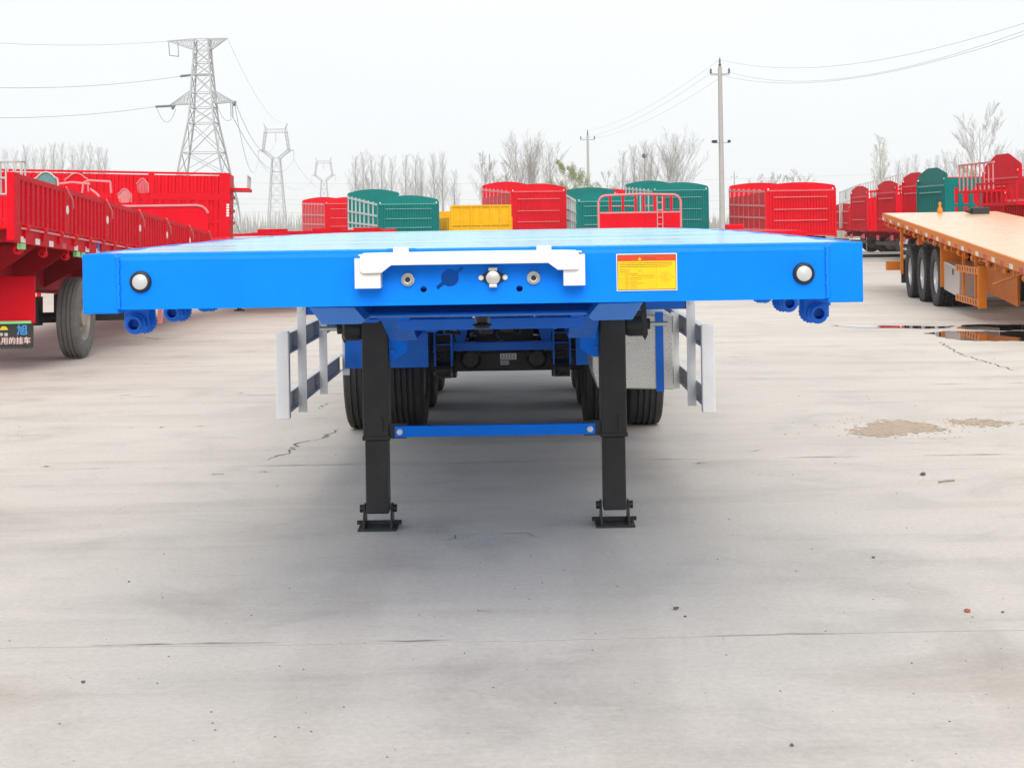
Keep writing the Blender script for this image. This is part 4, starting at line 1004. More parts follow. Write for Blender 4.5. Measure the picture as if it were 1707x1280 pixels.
for pts in (((137,322),(139,305),(148,301),(184,303)), ((150,315),(160,322),(166,328)), ((95,307),(120,304),(150,307)), ((184,303),(186,330))):
    MB().path([RFp(*p_) for p_ in pts], .022, 8).build('rail_tube', M['pinkbar'], rf, smooth=True)
for u in (139, 186): MB().tube(RFp(u, 322), (RFp(u, 322)[0], 0, 0), .025, 8).build('frame_leg', M['red'], rf)
# grey round cage at far left
a_ = P(18, 292, 27); cgx = empty('wire_cage', (a_.x, 27, 0), label='grey slatted railing cage at the left edge', cat='cage')
zt_, zb_ = P(18, 270, 27).z, a_.z-.35
for z in (zt_, (zt_+zb_)/2, zb_):
    MB().path([(.26*math.cos(t_*.5236)*1.0, .26*math.sin(t_*.5236), z) for t_ in range(13)], .014, 6).build('hoop', M['bar_grey'], cgx, smooth=True)
for k in range(12): MB().box(.26*math.cos(k*.5236)-.012, .26*math.cos(k*.5236)+.012, .26*math.sin(k*.5236)-.006, .26*math.sin(k*.5236)+.006, zb_, zt_).build('cage_bar', M['bar_grey'], cgx)
MB().box(-.05, .05, -.05, .05, 0, zb_).build('cage_post', M['red'], cgx)

# ------------------------------------------------------------------ right: orange flatbed, nose low and near
yaw_o = -math.degrees(math.atan(.109)); Y0 = 18.5
OR = empty('flatbed_trailer', (4.59+.109*Y0, Y0, 0), (R(3.03), 0, R(yaw_o)), label='orange flatbed trailer with pale deck at the right edge, nose low', cat='trailer')
zo = 1.0 - .053*1.4; LO = 15.6
def oz(y): return y*math.tan(R(3.03))       # local height of the ground below y
MB().box(0.03, 2.5, 0, LO, zo-.02, zo).build('deck', M['orange_deck'], OR)
MB().box(-.02, .029, 0, LO, zo-.16, zo).build('side_rail', M['orange'], OR)
MB().box(2.5005, 2.54, 0, LO, zo-.16, zo).build('side_rail', M['orange'], OR)
MB().box(0.03, 2.5, LO-.06, LO-.001, zo-.2, zo-.021).build('rear_beam', M['orange'], OR)
for k in range(26):
    y0 = .3+k*.6; MB().box(-.0245, -.0205, y0, y0+.22, zo-.155, zo-.085).build('reflector', M['mark_white'] if k % 2 else M['red_pale'], OR)
    if k % 2 == 0:
        o = MB().lathe([(.02,-.07),(.05,-.07),(.06,-.03),(.04,0),(.06,.04),(.045,.07),(.02,.07)], 'y', (.05, y0+.1, zo-.235), 12).build('strap_winch', M['orange'], OR, smooth=True)
        MB().box(.01, .09, y0+.08, y0+.12, zo-.20, zo-.161).build('winch_bracket', M['orange'], o)
    else:
        MB().path([(.0, y0, zo-.161), (-.01, y0, zo-.25), (.03, y0, zo-.27), (.06, y0, zo-.24)], .011, 6).build('rope_hook', M['orange'], OR)
for x in (.80, 1.70): MB().box(x-.06, x+.06, .3, LO-.3, zo-.45, zo-.161).build('main_beam', M['orange'], OR)
for k in range(12): MB().box(.03, 2.45, .5+k*1.28, .58+k*1.28, zo-.155, zo-.021).build('crossmember', M['orange'], OR)
def ow(Z): return (Z-Y0)/math.cos(R(yaw_o))
for y in (8.75, 10.3, 11.85):
    zc = .53+oz(y)*-1 + 0
    zc = .53 - oz(y)
    MB().tube((.3, y, zc), (2.2, y, zc), .08, 10).build('axle', M['black'], OR, smooth=True)
    for x_, sd_ in ((.16, -1), (.52, 1), (1.98, -1), (2.34, 1)): wheel(OR, x_, y, zc, sd_, TYRE_LUG, RIM)
MB().box(.0, .05, 12.85, 12.95, .45-oz(12.9), zo-.161).build('mud_bracket', M['orange'], OR)
MB().box(.02, .7, 12.96, 12.98, .25-oz(12.9), .75-oz(12.9)).build('mud_flap', M['flapblack'], OR)
MB().box(.03, 2.45, LO-.3, LO-.15, .46-oz(LO), .66-oz(LO)).build('rear_bumper', M['orange'], OR)
for x in (.8, 1.7): MB().box(x-.05, x+.05, LO-.28, LO-.17, .661-oz(LO), zo-.161).build('bumper_post', M['orange'], OR)
bx = MB().box(.06, .72, 6.6, 8.05, .30-oz(7.3), .80-oz(7.3)).build('tool_box', M['galv'], OR, bevel=.012)
MB().box(.050, .0595, 7.1, 7.18, .64-oz(7.3), .74-oz(7.3)).build('box_latch', M['black'], bx)
MB().box(.02, .5, 8.15, 8.19, .38-oz(8.2), zo-.161).build('mudguard_plate', M['orange'], OR)
def og(y, z): return z-oz(y)
for z0_, z1_ in ((.72,.83),(.22,.33)):
    r_ = MB()
    vs = [(.0,4.55,og(4.55,z0_)),(.0,6.58,og(6.58,z0_)),(.0,6.58,og(6.58,z1_)),(.0,4.55,og(4.55,z1_))]
    r_.add(vs+[(x+.03,y_,z_) for x,y_,z_ in vs], [(3,2,1,0),(4,5,6,7),(0,1,5,4),(1,2,6,5),(2,3,7,6),(3,0,4,7)])
    rl = r_.build('guard_rail', M['orange'], OR)
    for k in range(8):
        y_ = 4.78+k*.22; zz_ = og(y_, (z0_+z1_)/2); MB().add([(-.003,y_,zz_-.035),(-.003,y_+.07,zz_-.035),(-.003,y_+.10,zz_+.035),(-.003,y_+.03,zz_+.035),(-.001,y_,zz_-.035),(-.001,y_+.07,zz_-.035),(-.001,y_+.10,zz_+.035),(-.001,y_+.03,zz_+.035)],
            [(0,1,2,3),(7,6,5,4),(0,4,5,1),(1,5,6,2),(2,6,7,3),(3,7,4,0)]).build('slot', M['shutter'], rl)
MB().box(-.03, .10, 4.49, 4.545, og(4.5,.20), og(4.5,.86)).build('guard_end', M['orange'], OR)
for y_ in (5.05, 6.1): MB().box(.031, .075, y_, y_+.05, og(y_,.20), zo-.161).build('guard_post', M['orange'], OR)
MB().box(.5, .54, 4.2, 6.5, og(5.3,.30), og(5.3,.85)).build('spare_carrier', M['orange'], OR)
MB().bar((.10, 4.0, og(4,.60)), (.45, 2.6, zo-.17), .03).build('stay', M['orange'], OR)
o = link('spare_wheel', RIM, OR, (1.2, 3.7, og(3.7,.62)), (0, 0, R(90))); link('tyre', TYRE, o)
for x in (.78, 1.75):
    lg = MB().box(x-.06, x+.06, 3.4, 3.52, og(3.46,.3), zo-.161).build('landing_leg', M['black'], OR)
    MB().box(x-.045, x+.045, 3.415, 3.505, og(3.46,.03), og(3.46,.299)).build('inner_leg', M['black'], lg)
    MB().box(x-.11, x+.11, 3.35, 3.57, og(3.46,.0), og(3.46,.029)).build('foot', M['black'], lg)
# things left lying on the orange deck
dk = lambda u, v, Z: P(u, v, Z)
pz = lambda Z: 1.0+.053*(Z-19.9)
def deck_pt(u, v):
    d_ = P(u, v, 1.0)-Vector((0,0,CAMH)); k = (CAMH-1.0+.053*19.9)/(.053-d_.z); return Vector((d_.x*k, k, CAMH+d_.z*k))
p_ = deck_pt(1567, 357)
o = MB().lathe([(0,0),(.17,.0),(.17,.012),(.085,.014),(.088,.03),(.10,.12),(.085,.20),(.045,.26),(.04,.33),(.052,.34),(.052,.40),(.035,.43),(0,.44)], 'z', (0,0,0), 20).build('lashing_pin', M['orange'], None, smooth=True, loc=p_); o.scale = (.62,)*3
tag(o, 'orange bottle-shaped lashing pin standing on the orange deck', 'lashing pin')
p_ = deck_pt(1628, 358)
o = MB().box(-.12, .26, -.1, .1, .0, .16).prism([(-.12,.02),(-.25,.06),(-.26,.11),(-.12,.15)], 'xz', -.06, .06).build('black_bag', M['black'], None, bevel=.02, loc=p_)
tag(o, 'black lump of gear lying on the orange deck', 'gear')

# ------------------------------------------------------------------ right: echelon of stake trailers seen obliquely
def echelon(label, u, Z, yaw, mat, zt, rise, zd=1.15, L=11, w=1.25, open_side=False, rails=True, shelf=False, barm=None, low=False, panelmat=None):
    """end wall faces the camera's left; the long side runs away to the right"""
    q = P(u, 375, Z); root = empty('stake_trailer', (q.x, Z, 0), (0, 0, R(yaw)), label=label, cat='trailer', group='row of trailers parked aslant at right')
    MB().box(-w, w, 0, L, zd-.06, zd).build('deck', mat, root); chassis(root, L, M['red_dark'] if mat != M['green'] else M['green'], zd); axles(root, (1.7, 3.0, 4.3)); legs(root, L-2, zd-.2)
    end_wall(root, panelmat or mat, 0, zd, zt, rise, ribs=16, rails=(.25,.7), lamps=True, band=.35, gable=True)
    end_wall(root, mat, L-.03, zd, zt, rise, face=1, lamps=False, rails=(), gable=True)
    bm_ = barm or mat
    for sx in (-1, 1):
        x = sx*(w-.02)
        if open_side:
            for k in range(33): MB().box(x-.03, x+.03, .02+k*.325, .11+k*.325+(.12 if k == 0 else 0), zd, zt-.12).build('stake', mat, root)
            for z in (zd+.02, (zd+zt)/2-.08, zt-.36): MB().box(x-.035, x+.035, .06, L-.05, z, z+(.24 if z > zt-.4 else .08)).build('stake_rail', mat, root)
        else:
            MB().corr(0, L-.2, zd, zd+(zt-zd)*.80, 0, 40, .035).build('side_board', mat, root, loc=(x, .1 if sx > 0 else L-.1, 0), rot=(0, 0, R(90)*sx))
            for k in range(14): MB().box(x-.02, x+.02, .1+k*(L-.2)/13, .14+k*(L-.2)/13, zd+(zt-zd)*.80, zt-.1).build('stake', bm_, root)
            MB().box(x-.025, x+.025, .1, L-.05, zt-.10, zt-.05).build('stake_rail', bm_, root)
    if shelf:
        sh_ = MB().box(-w, w, -.75, -.09, zd+(zt-zd)*.62, zd+(zt-zd)*.62+.06).build('catwalk', mat, root)
        for k in range(9): MB().box(-w+.02+k*.30, -w+.05+k*.30, -.74, -.71, zd+(zt-zd)*.62+.06, zt+.05).build('catwalk_bar', bm_, sh_)
        MB().box(-w, w, -.75, -.70, zt+.05, zt+.10).build('catwalk_rail', bm_, sh_)
    bp_ = MB().box(-w, w, -.12, -.09, .55, .70).build('under_run_bar', M['black'], root)
    for sx in (-1, 1): MB().box(sx*.9-.15, sx*.9+.15, -.16, -.125, .75, .95).build('tail_lamp', M['red_pale'], root)
    return root
YW = -86
echelon('low red trailer wedged between the caged red one and the slanted row', 1406, 72, YW, M['red'], 2.35, .05)
echelon('red stake trailer with arched end, first of the slanted row beside the caged red one', 1434, 67, YW, M['red'], 2.95, .17)
echelon('red stake trailer with taller arched end, second of the slanted row', 1480, 60, YW, M['red'], 3.0, .16, shelf=False)
echelon('red stake trailer touching the green one, third of the slanted row', 1526, 53, YW, M['red'], 3.10, .16)
echelon('green stake trailer with open framed side among the red row', 1555, 45, YW, M['green'], 2.92, .22, open_side=True, panelmat=M['green'])
echelon('large red stake trailer with barred catwalk at the right edge', 1672, 39.8, YW, M['red'], 2.98, .33, shelf=True, barm=M['pinkbar'])
echelon('red stake trailer cut off by the right edge, nearest of the slanted row', 1712, 35.2, YW, M['red'], 2.35, .2, shelf=True)
# slim hoops standing over the green trailer
for k, (u0, u1, v) in enumerate(((1571,1600,270),(1600,1640,272))):
    Z = 50; A, Bp, T_ = P(u0, 300, Z), P(u1, 300, Z), P((u0+u1)/2, v, Z)
    root = empty('cover_hoop', (A.x, Z, 0), label=('left' if k == 0 else 'right')+' thin tarpaulin hoop arching above the green open-sided trailer', cat='hoop')
    pts = [Vector((0,0,0)), Vector((0,0,A.z))]
    for j in range(9):
        a = math.pi*(1-j/8); pts.append(Vector(((Bp.x-A.x)*(.5+.5*math.cos(a)), 0, A.z+(T_.z-A.z)*math.sin(a))))
    pts += [Vector((Bp.x-A.x,0,0))]
    MB().path(pts, .022, 6).build('hoop_tube', M['bar_grey'], root, smooth=True)
# grey cage trailers behind the slanted row
for k, (u0, u1, Z, h0, h1) in enumerate(((1400,1470,72,2.95,3.35),(1440,1545,70,3.3,3.75))):
    A, Bp = P(u0, 375, Z), P(u1, 375, Z-4)
    root = empty('railing_trailer', (A.x, Z, 0), label=('lower' if k == 0 else 'higher')+' grey railing cage showing above the slanted red row', cat='trailer')
    n = 16
    MB().box(0, Bp.x-A.x, -.05, 2.3, 1.1, 1.2).build('deck', M['red'], root)
    for j in range(n+1):
        x = (Bp.x-A.x)*j/n; MB().box(x-.02, x+.02, -.02, .02, 0 if j in (1, n-1) else 1.2, h0+(h1-h0)*j/n).build('railing_bar', M['bar_grey'], root)
    for fr in (.7, 1.0): MB().bar((0,-.03,1.2+(h0-1.2)*fr), (Bp.x-A.x,-.03,1.2+(h1-1.2)*fr), .05).build('railing_rail', M['bar_grey'], root)
    for j in (4, 9): MB().box((Bp.x-A.x)*j/n, (Bp.x-A.x)*(j+1.5)/n, .03, .06, 2.6, 3.0).build('mesh_panel', M['green_pale'], root)

# dark steel beams stacked on the ground under the slanted row
for k, (u0, u1, v, lb) in enumerate(((1425,1530,437,'nearest of three grey steel beams lying on the ground left of the orange trailer'),(1415,1500,431,'middle of three grey steel beams lying on the ground left of the orange trailer'),(1410,1500,427,'farthest of three grey steel beams lying on the ground left of the orange trailer'))):
    A, Bp = ground_pt(u0, v), ground_pt(u1, v-1.5)
    o = MB().bar((A.x, A.y, .07), (Bp.x, Bp.y, .07), .14, .14).bar((A.x, A.y, .15), (Bp.x, Bp.y, .15), .22, .018).build('steel_beam', M['bar_grey'] if k != 1 else M['black']); tag(o, lb, 'steel beam', 'steel beams on the ground')
# ================================================================== poles, pylons, wires
def pole(label, u, vtop, Z, arm_v, arm_px, r0, r1, lamps=None, group=None):
    T_ = P(u, vtop, Z); root = empty('utility_pole', (T_.x, Z, 0), label=label, cat='utility pole', group=group)
    MB().tube((0,0,-.05), (0,0,T_.z), r0, 12, r1).build('shaft', M['pole'], root, smooth=True)
    za = P(u, arm_v, Z).z; hw = arm_px*Z/F
    ar = MB().box(-hw, hw, -.06, .06, za-.06, za+.04).build('cross_arm', M['pylon'], root)
    for x in (-hw*.95, hw*.95): MB().lathe([(0,0),(.05,0),(.07,.08),(.04,.12),(.07,.18),(.04,.24),(0,.3)], 'z', (x,0,za+.04), 8).build('insulator', M['insulator'], ar)
    MB().lathe([(.02,0),(.06,.05),(.09,.12),(.04,.2),(.06,.28),(.02,.5),(0,.55)], 'z', (0,0,T_.z), 8).build('insulator', M['insulator'], ar)
    if lamps:
        zl = P(u, lamps, Z).z; bk = MB().box(-.40, .40, -.04, .04, zl-.03, zl+.01).build('lamp_bracket', M['pylon'], root)
        for x in (-.44, -.30, .42): MB().cb(x, -.12, zl+.05, .13, .3, .14).build('floodlight', M['black'], bk)
    return root, T_
pA, tA = pole('tall concrete utility pole with floodlights, right of centre', 1200, 112, 80, 124, 16, .16, .11, lamps=238)
pB, tB = pole('slimmer concrete utility pole behind the leafy trees', 979.5, 226, 137, 233, 12, .16, .10)
pC, tC = pole('small distant utility pole in front of the bare trees at centre', 816, 262, 240, 274, 9, .16, .11)
pD, tD = pole('tiny far utility pole just right of the tall concrete pole', 1224, 290, 300, 296, 5, .16, .11)

def lattice(mb, lv, r, sub=1):
    """lv: list of (z, half width); four legs, rings and crossed bracing"""
    for (z0, w0), (z1, w1) in zip(lv, lv[1:]):
        c0 = [Vector((sx*w0, sy*w0, z0)) for sx, sy in ((-1,-1),(1,-1),(1,1),(-1,1))]; c1 = [Vector((sx*w1, sy*w1, z1)) for sx, sy in ((-1,-1),(1,-1),(1,1),(-1,1))]
        for i in range(4):
            j = (i+1) % 4
            mb.bar(c0[i], c1[i], r*1.6); mb.bar(c0[i], c1[j], r*.8); mb.bar(c0[j], c1[i], r*.8)
            mb.bar(c1[i], c1[j], r*.8)
def truss(mb, a, b, h, n, r, tipz=0):
    """cross arm from mast point a (Vector) to tip b, depth h at the root"""
    a, b = Vector(a), Vector(b)
    for dy_ in (-1, 1):
        o_ = Vector((0, dy_*h*.5, 0))
        mb.bar(a+o_, b, r); mb.bar(a+o_+Vector((0,0,h)), b, r)
        for k in range(n):
            p0 = (a+o_).lerp(b, k/n); p1 = (a+o_+Vector((0,0,h))).lerp(b, (k+.5)/n); p2 = (a+o_).lerp(b, (k+1)/n)
            mb.bar(p0, p1, r*.6); mb.bar(p1, p2, r*.6)

def insul(mb, p, q, r):
    p, q = Vector(p), Vector(q); n = 8
    for k in range(n): mb.tube(p.lerp(q, k/n), p.lerp(q, (k+.6)/n), r, 6)
    mb.tube(p, q, r*.4, 4)
# nearest pylon: tension tower with two pairs of arms
Z1 = 230; k1 = Z1/F
base = P(342, 375, Z1); T1 = empty('pylon', (base.x, Z1, 0), (0, 0, R(0)), label='large grey lattice pylon with wide top arm, at left', cat='pylon', group='power pylons')
zz = lambda v: P(342, v, Z1).z
mb = MB(); lattice(mb, [(0,4.9),(zz(340),4.35),(zz(292),3.45),(zz(255),2.85),(zz(206),2.0),(zz(180),1.75),(zz(155),1.6),(zz(125),1.4),(zz(105),1.25),(zz(84),1.15),(zz(66),1.1)], .14); mb.build('lattice_mast', M['pylon'], T1)
for sx, vt, vr, hw in ((-1,68,84,58*k1),(1,65,84,42*k1)):
    mb = MB(); a = Vector((sx*1.1, 0, zz(vr))); truss(mb, a, Vector((sx*hw, 0, zz(vt))), zz(66)-zz(84), 7, .12); mb.build('cross_arm', M['pylon'], T1)
for sx, hw in ((-1,56*k1),(1,52*k1)):
    mb = MB(); a = Vector((sx*1.8, 0, zz(173))); truss(mb, a, Vector((sx*hw, 0, zz(171 if sx > 0 else 175))), zz(152)-zz(173), 7, .12); mb.build('cross_arm', M['pylon'], T1)
mb = MB(); mb.bar((-1.6*1.5,0,zz(125)), (1.8,0,zz(125)), .2)
mb.build('cross_arm', M['pylon'], T1)
for a_, b_, r_ in (((-1.6,0,zz(125)), (-38*k1,0,zz(127)), .22), ((-52*k1,0,zz(176)), (-80*k1,0,zz(177)), .22), ((-50*k1,.5,zz(176)), (-46*k1,-2,zz(182)), .25), ((52*k1,.5,zz(171)), (56*k1,-2,zz(178)), .25)):
    mb = MB(); insul(mb, a_, b_, r_); mb.build('insulator_string', M['insulator'], T1)
MB().path([(-56*k1,0,zz(70)), (-56*k1+.1,0,zz(92)), (-41*k1+.1,0,zz(94)), (-41*k1,0,zz(70))], .06, 5).build('jumper_frame', M['insulator'], T1)
for x in (46, 49): MB().tube((x*k1,0,zz(172)), (x*k1,0,zz(196)), .06, 5).build('jumper_rod', M['insulator'], T1)

def cat_pylon(label, u, vtop, vbase, Z):
    """wine-glass tower"""
    base = P(u, 375, Z); k = Z/F; root = empty('pylon', (base.x, Z, 0), label=label, cat='pylon', group='power pylons')
    H = P(u, vtop, Z).z; f = H/33.0; r = .13*f
    mb = MB(); lattice(mb, [(0,2.7*f),(4*f,2.45*f),(8*f,2.2*f),(11.5*f,1.95*f),(15*f,1.7*f),(18.5*f,1.45*f),(22.6*f,1.15*f)], r); mb.build('lattice_mast', M['pylon'], root)
    for sx in (-1, 1):
        mb = MB()
        for dy_ in (-.5*f, .5*f):
            a, b_, c_ = Vector((sx*.3*f, dy_, 22.6*f)), Vector((sx*3.5*f, dy_, 25.2*f)), Vector((sx*2.7*f, dy_, 30.6*f))
            a2, b2, c2_ = Vector((sx*1.15*f, dy_, 22.2*f)), Vector((sx*4.2*f, dy_, 24.7*f)), Vector((sx*3.4*f, dy_, 30.8*f))
            for p0, p1, q0, q1 in ((a,b_,a2,b2),(b_,c_,b2,c2_)):
                mb.bar(p0, p1, r); mb.bar(q0, q1, r)
                for j in range(5): mb.bar(p0.lerp(p1, j/5), q0.lerp(q1, (j+1)/5), r*.6); mb.bar(q0.lerp(q1, j/5), p0.lerp(p1, (j+1)/5), r*.6)
        mb.build('window_strut', M['pylon'], root)
        mb = MB(); truss(mb, (sx*3.6*f, 0, 24.5*f), (sx*5.4*f, 0, 24.9*f), .7*f, 3, r*.8); mb.tube((sx*5.3*f,0,24.9*f), (sx*5.3*f,0,22.2*f), .08*f, 5); mb.build('cross_arm', M['pylon'], root)
        mb = MB(); truss(mb, (sx*2.8*f, 0, 30.8*f), (sx*3.6*f, 0, 33*f), .8*f, 2, r*.8); mb.build('peak', M['pylon'], root)
    mb = MB()
    for dz in (0, 1.1*f):
        for dy_ in (-.5*f, .5*f): mb.bar((-3.4*f,dy_,30.2*f+dz), (3.4*f,dy_,30.2*f+dz), r)
    for j in range(8): x = -3.4*f+j*.85*f; mb.bar((x,-.5*f,30.2*f), (x+.85*f,-.5*f,31.3*f), r*.6); mb.bar((x+.85*f,-.5*f,30.2*f), (x,-.5*f,31.3*f), r*.6)
    mb.tube((0,0,30.2*f), (0,0,27.4*f), .09*f, 5)
    mb.build('bridge', M['pylon'], root); return root, f
p2, f2 = cat_pylon('middle-sized wine-glass lattice pylon right of the largest one', 462, 206, 380, 450)
p3, f3 = cat_pylon('smallest and farthest wine-glass pylon above the red lattice trailer', 541, 262, 378, 690)

def wire(label, a, b, sag, r=.03, group='overhead wires', n=18):
    a, b = Vector(a), Vector(b); pts = [a.lerp(b, k/n) - Vector((0,0,sag*4*(k/n)*(1-k/n))) for k in range(n+1)]
    o = MB().path(pts, r, 5).build('power_line', M['wire']); tag(o, label, 'wire', group); return o
W1 = lambda x, z: (base.x + x, Z1, z)
T1x = T1.location.x
w1p = [(T1x-38*k1, Z1, zz(127)), (T1x-80*k1, Z1, zz(177)), (T1x-56*k1, Z1, zz(68))]
wire('overhead wire leaving the large pylon to the left at middle height', w1p[0], P(-160, 138, 200), 1.2, .035)
wire('overhead wire leaving the large pylon to the left at the lower arm', w1p[1], P(-160, 191, 200), 1.0, .035)
wire('faint top wire leaving the large pylon to the left', w1p[2], P(-160, 58, 200), 1.0, .025)
x2, y2 = p2.location.x, 450
wire('wire from the large pylon right arm down to the middle pylon', (T1x+52*k1, Z1, zz(172)), (x2-5.3*f2, y2, 22.2*f2), 7, .04)
wire('upper wire from the large pylon down to the middle pylon window', (T1x+55*k1, Z1, zz(176)), (x2, y2, 27.4*f2), 5, .04)
wire('wire from the large pylon mast to the middle pylon outer arm', (T1x+49*k1, Z1, zz(196)), (x2+5.3*f2, y2, 22.2*f2), 6, .04)
wire('faint shield wire from the large pylon top to the middle pylon', (T1x+42*k1, Z1, zz(65)), (x2+3.6*f2, y2, 33*f2), 4, .02)
x3 = p3.location.x
wire('wire from the middle pylon left arm to the farthest pylon', (x2-5.3*f2, y2, 22.2*f2), (x3-5.3*f3, 690, 22.2*f3), 6, .04)
wire('wire from the middle pylon right arm to the farthest pylon', (x2+5.3*f2, y2, 22.2*f2), (x3+5.3*f3, 690, 22.2*f3), 6, .04)
wire('looping jumper wire under the large pylon lower left arm', (T1x-78*k1, Z1, zz(177)), (T1x-46*k1, Z1, zz(182)), 2.2, .04)
wire('looping jumper wire under the large pylon right arm', (T1x+22*k1, Z1, zz(172)), (T1x+49*k1, Z1, zz(196)), 1.5, .04)
wire('upper wire from the tall concrete pole to the upper right', (tA.x, 80, tA.z+.4), P(1760, 22, 40), .9, .006)
wire('middle wire from the tall concrete pole to the upper right', (tA.x+.45, 80, P(1200,121,80).z), P(1760, 32, 40), 1.0, .006)
wire('lower wire from the tall concrete pole to the upper right', (tA.x-.45, 80, P(1200,121,80).z), P(1760, 40, 38), 1.0, .006)
wire('upper wire between the tall and the slimmer concrete poles', (tA.x, 80, tA.z+.4), (tB.x, 137, tB.z+.4), .6, .006)
wire('lower left wire between the two concrete poles', (tA.x-.45, 80, P(1200,121,80).z), (tB.x-.6, 137, P(980,231,137).z), .6, .006)
wire('lower right wire between the two concrete poles', (tA.x+.45, 80, P(1200,121,80).z), (tB.x+.6, 137, P(980,231,137).z), .6, .006)
for k, v in enumerate((303, 330, 338, 352)):
    wire(('highest','second highest','second lowest','lowest')[k]+' of the four faint far wires crossing the horizon', P(385-90, v, 420), P(1450, v-12, 420), 1.5, .022)

# ================================================================== bare trees
def tree_meshes(seed, H, style, leaves=0):
    q = random.Random(seed); tk = MB(); cv, cf = [], []
    lv = []
    def limb(p, d, L, r, lvl):
        n = 3 if lvl < 2 else 2; pts = [p]; dd = d.copy()
        for i in range(n):
            dd = (dd + Vector((q.gauss(0,.10), q.gauss(0,.10), .10 if lvl else 0.02))).normalized(); pts.append(pts[-1]+dd*L/n)
        for i in range(n):
            r0, r1 = r*(1-i/n*.75), r*(1-(i+1)/n*.75)
            a = dd.cross(Vector((.3,.2,.9))).normalized(); b_ = dd.cross(a)
            o_ = len(cv)
            for pp, rr_ in ((pts[i], r0), (pts[i+1], r1)):
                for t_ in (0, 2.094, 4.189): cv.append(tuple(pp+a*math.cos(t_)*rr_+b_*math.sin(t_)*rr_))
            for j in range(3): j2 = (j+1) % 3; cf.append((o_+j, o_+j2, o_+3+j2, o_+3+j))
        if lvl >= 3:
            if leaves and q.random() < leaves: lv.append(pts[-1]); lv.append(pts[1])
            return
        m_ = (10, 7, 5)[lvl]
        for i in range(m_):
            t_ = .25+.75*(i+q.random())/m_; k = min(n-1, int(t_*n)); pp = pts[k].lerp(pts[k+1], t_*n-k)
            az = q.uniform(0, 6.283); sp = (.55, .6, .7)[lvl]*q.uniform(.6, 1.2)
            e = (Vector((math.cos(az)*sp, math.sin(az)*sp, 0)) + dd).normalized()
            limb(pp, e, L*q.uniform(.30,.52)*(1.15-.45*t_), max(r*.42, .009), lvl+1)
    # trunk
    pts = []; n = 9; x = y = 0
    top = {'poplar': .96, 'fan': .35, 'loose': .8}[style]
    for k in range(n+1):
        pts.append(Vector((x, y, H*top*k/n))); x += q.gauss(0, .06); y += q.gauss(0, .06)
    r0 = .011*H
    for k in range(n): tk.tube(pts[k], pts[k+1], max(.02, r0*(1-k/n*.9)), 8, max(.02, r0*(1-(k+1)/n*.9)), caps=k == 0)
    def at_(t_): k = min(n-1, int(t_*n)); return pts[k].lerp(pts[k+1], t_*n-k)
    if style == 'poplar':
        N_ = 38
        for i in range(N_):
            t_ = .22+.78*i/N_; az = i*2.4+q.uniform(-.4,.4); sp = q.uniform(.35,.6)
            limb(at_(t_), Vector((math.cos(az)*sp, math.sin(az)*sp, 1)).normalized(), H*(.30*(1-t_)+.09)*q.uniform(.8,1.2), .0032*H*(1.2-t_), 1)
    elif style == 'fan':
        for i in range(13):
            az = i*2.4; sp = q.uniform(.12,.62)
            limb(at_(q.uniform(.55,1)), Vector((math.cos(az)*sp, math.sin(az)*sp, 1)).normalized(), H*.66*q.uniform(.8,1.05), .0038*H, 0)
    else:
        for i in range(16):
            t_ = .3+.7*i/16; az = i*2.4+q.uniform(-.6,.6); sp = q.uniform(.5,1.1)
            limb(at_(t_), Vector((math.cos(az)*sp, math.sin(az)*sp, 1)).normalized(), H*(.36*(1-t_)+.16)*q.uniform(.7,1.2), .0042*H*(1.2-t_), 0 if i % 2 else 1)
    tm = tk.mesh('trunk', True); tm.materials.append(M['bark'])
    cm = bpy.data.meshes.new('crown'); cm.from_pydata(cv, [], cf); cm.materials.append(M['twig'])
    lm = None
    if leaves:
        vs, fs = [], []
        for p in lv:
            for j in range(2):
                s_ = q.uniform(.04,.08); a = Vector((q.gauss(0,1), q.gauss(0,1), q.gauss(0,1))).normalized()*s_; b_ = a.orthogonal().normalized()*s_*.7; c_ = p+Vector((q.gauss(0,.1), q.gauss(0,.1), q.gauss(0,.1)))
                o_ = len(vs); vs += [tuple(c_-a), tuple(c_-b_), tuple(c_+a), tuple(c_+b_)]; fs.append((o_,o_+1,o_+2,o_+3))
        lm = bpy.data.meshes.new('leaves'); lm.from_pydata(vs, [], fs); lm.materials.append(M['leaf_green'])
    return tm, cm, lm
PROTO = {'pop': [tree_meshes(11+k, 15, 'poplar') for k in range(4)], 'fan': [tree_meshes(31, 13, 'fan'), tree_meshes(32, 13, 'fan')],
         'loose': [tree_meshes(41, 12, 'loose'), tree_meshes(42, 12, 'loose')], 'leafy': [tree_meshes(51, 12, 'loose', .35), tree_meshes(52, 14, 'poplar', .3)]}
HP = {'pop': 15, 'fan': 13, 'loose': 12, 'leafy': 12}
tq = random.Random(77)
def tree(kind, u, vtop, Z, label, group=None, idx=None, name='bare_tree', wide=1.0):
    T_ = P(u, vtop, Z); L_ = PROTO[kind]; i = tq.randrange(len(L_)) if idx is None else idx
    tm, cm, lm = L_[i]; h = (14 if (kind == 'leafy' and i == 1) else HP[kind]); f = T_.z/h/1.03
    root = empty(name, (T_.x, Z, 0), (0, 0, tq.uniform(0, 6.28)), label=label, cat='tree', group=group)
    root.scale = (f*wide, f*wide, f)
    link('trunk', tm, root); link('crown', cm, root)
    if lm: link('leaves', lm, root)
    return root
ORD = ['first','second','third','fourth','fifth','sixth','seventh','eighth','ninth','tenth','eleventh','twelfth']
G1 = 'bare trees above the box trailer at left'
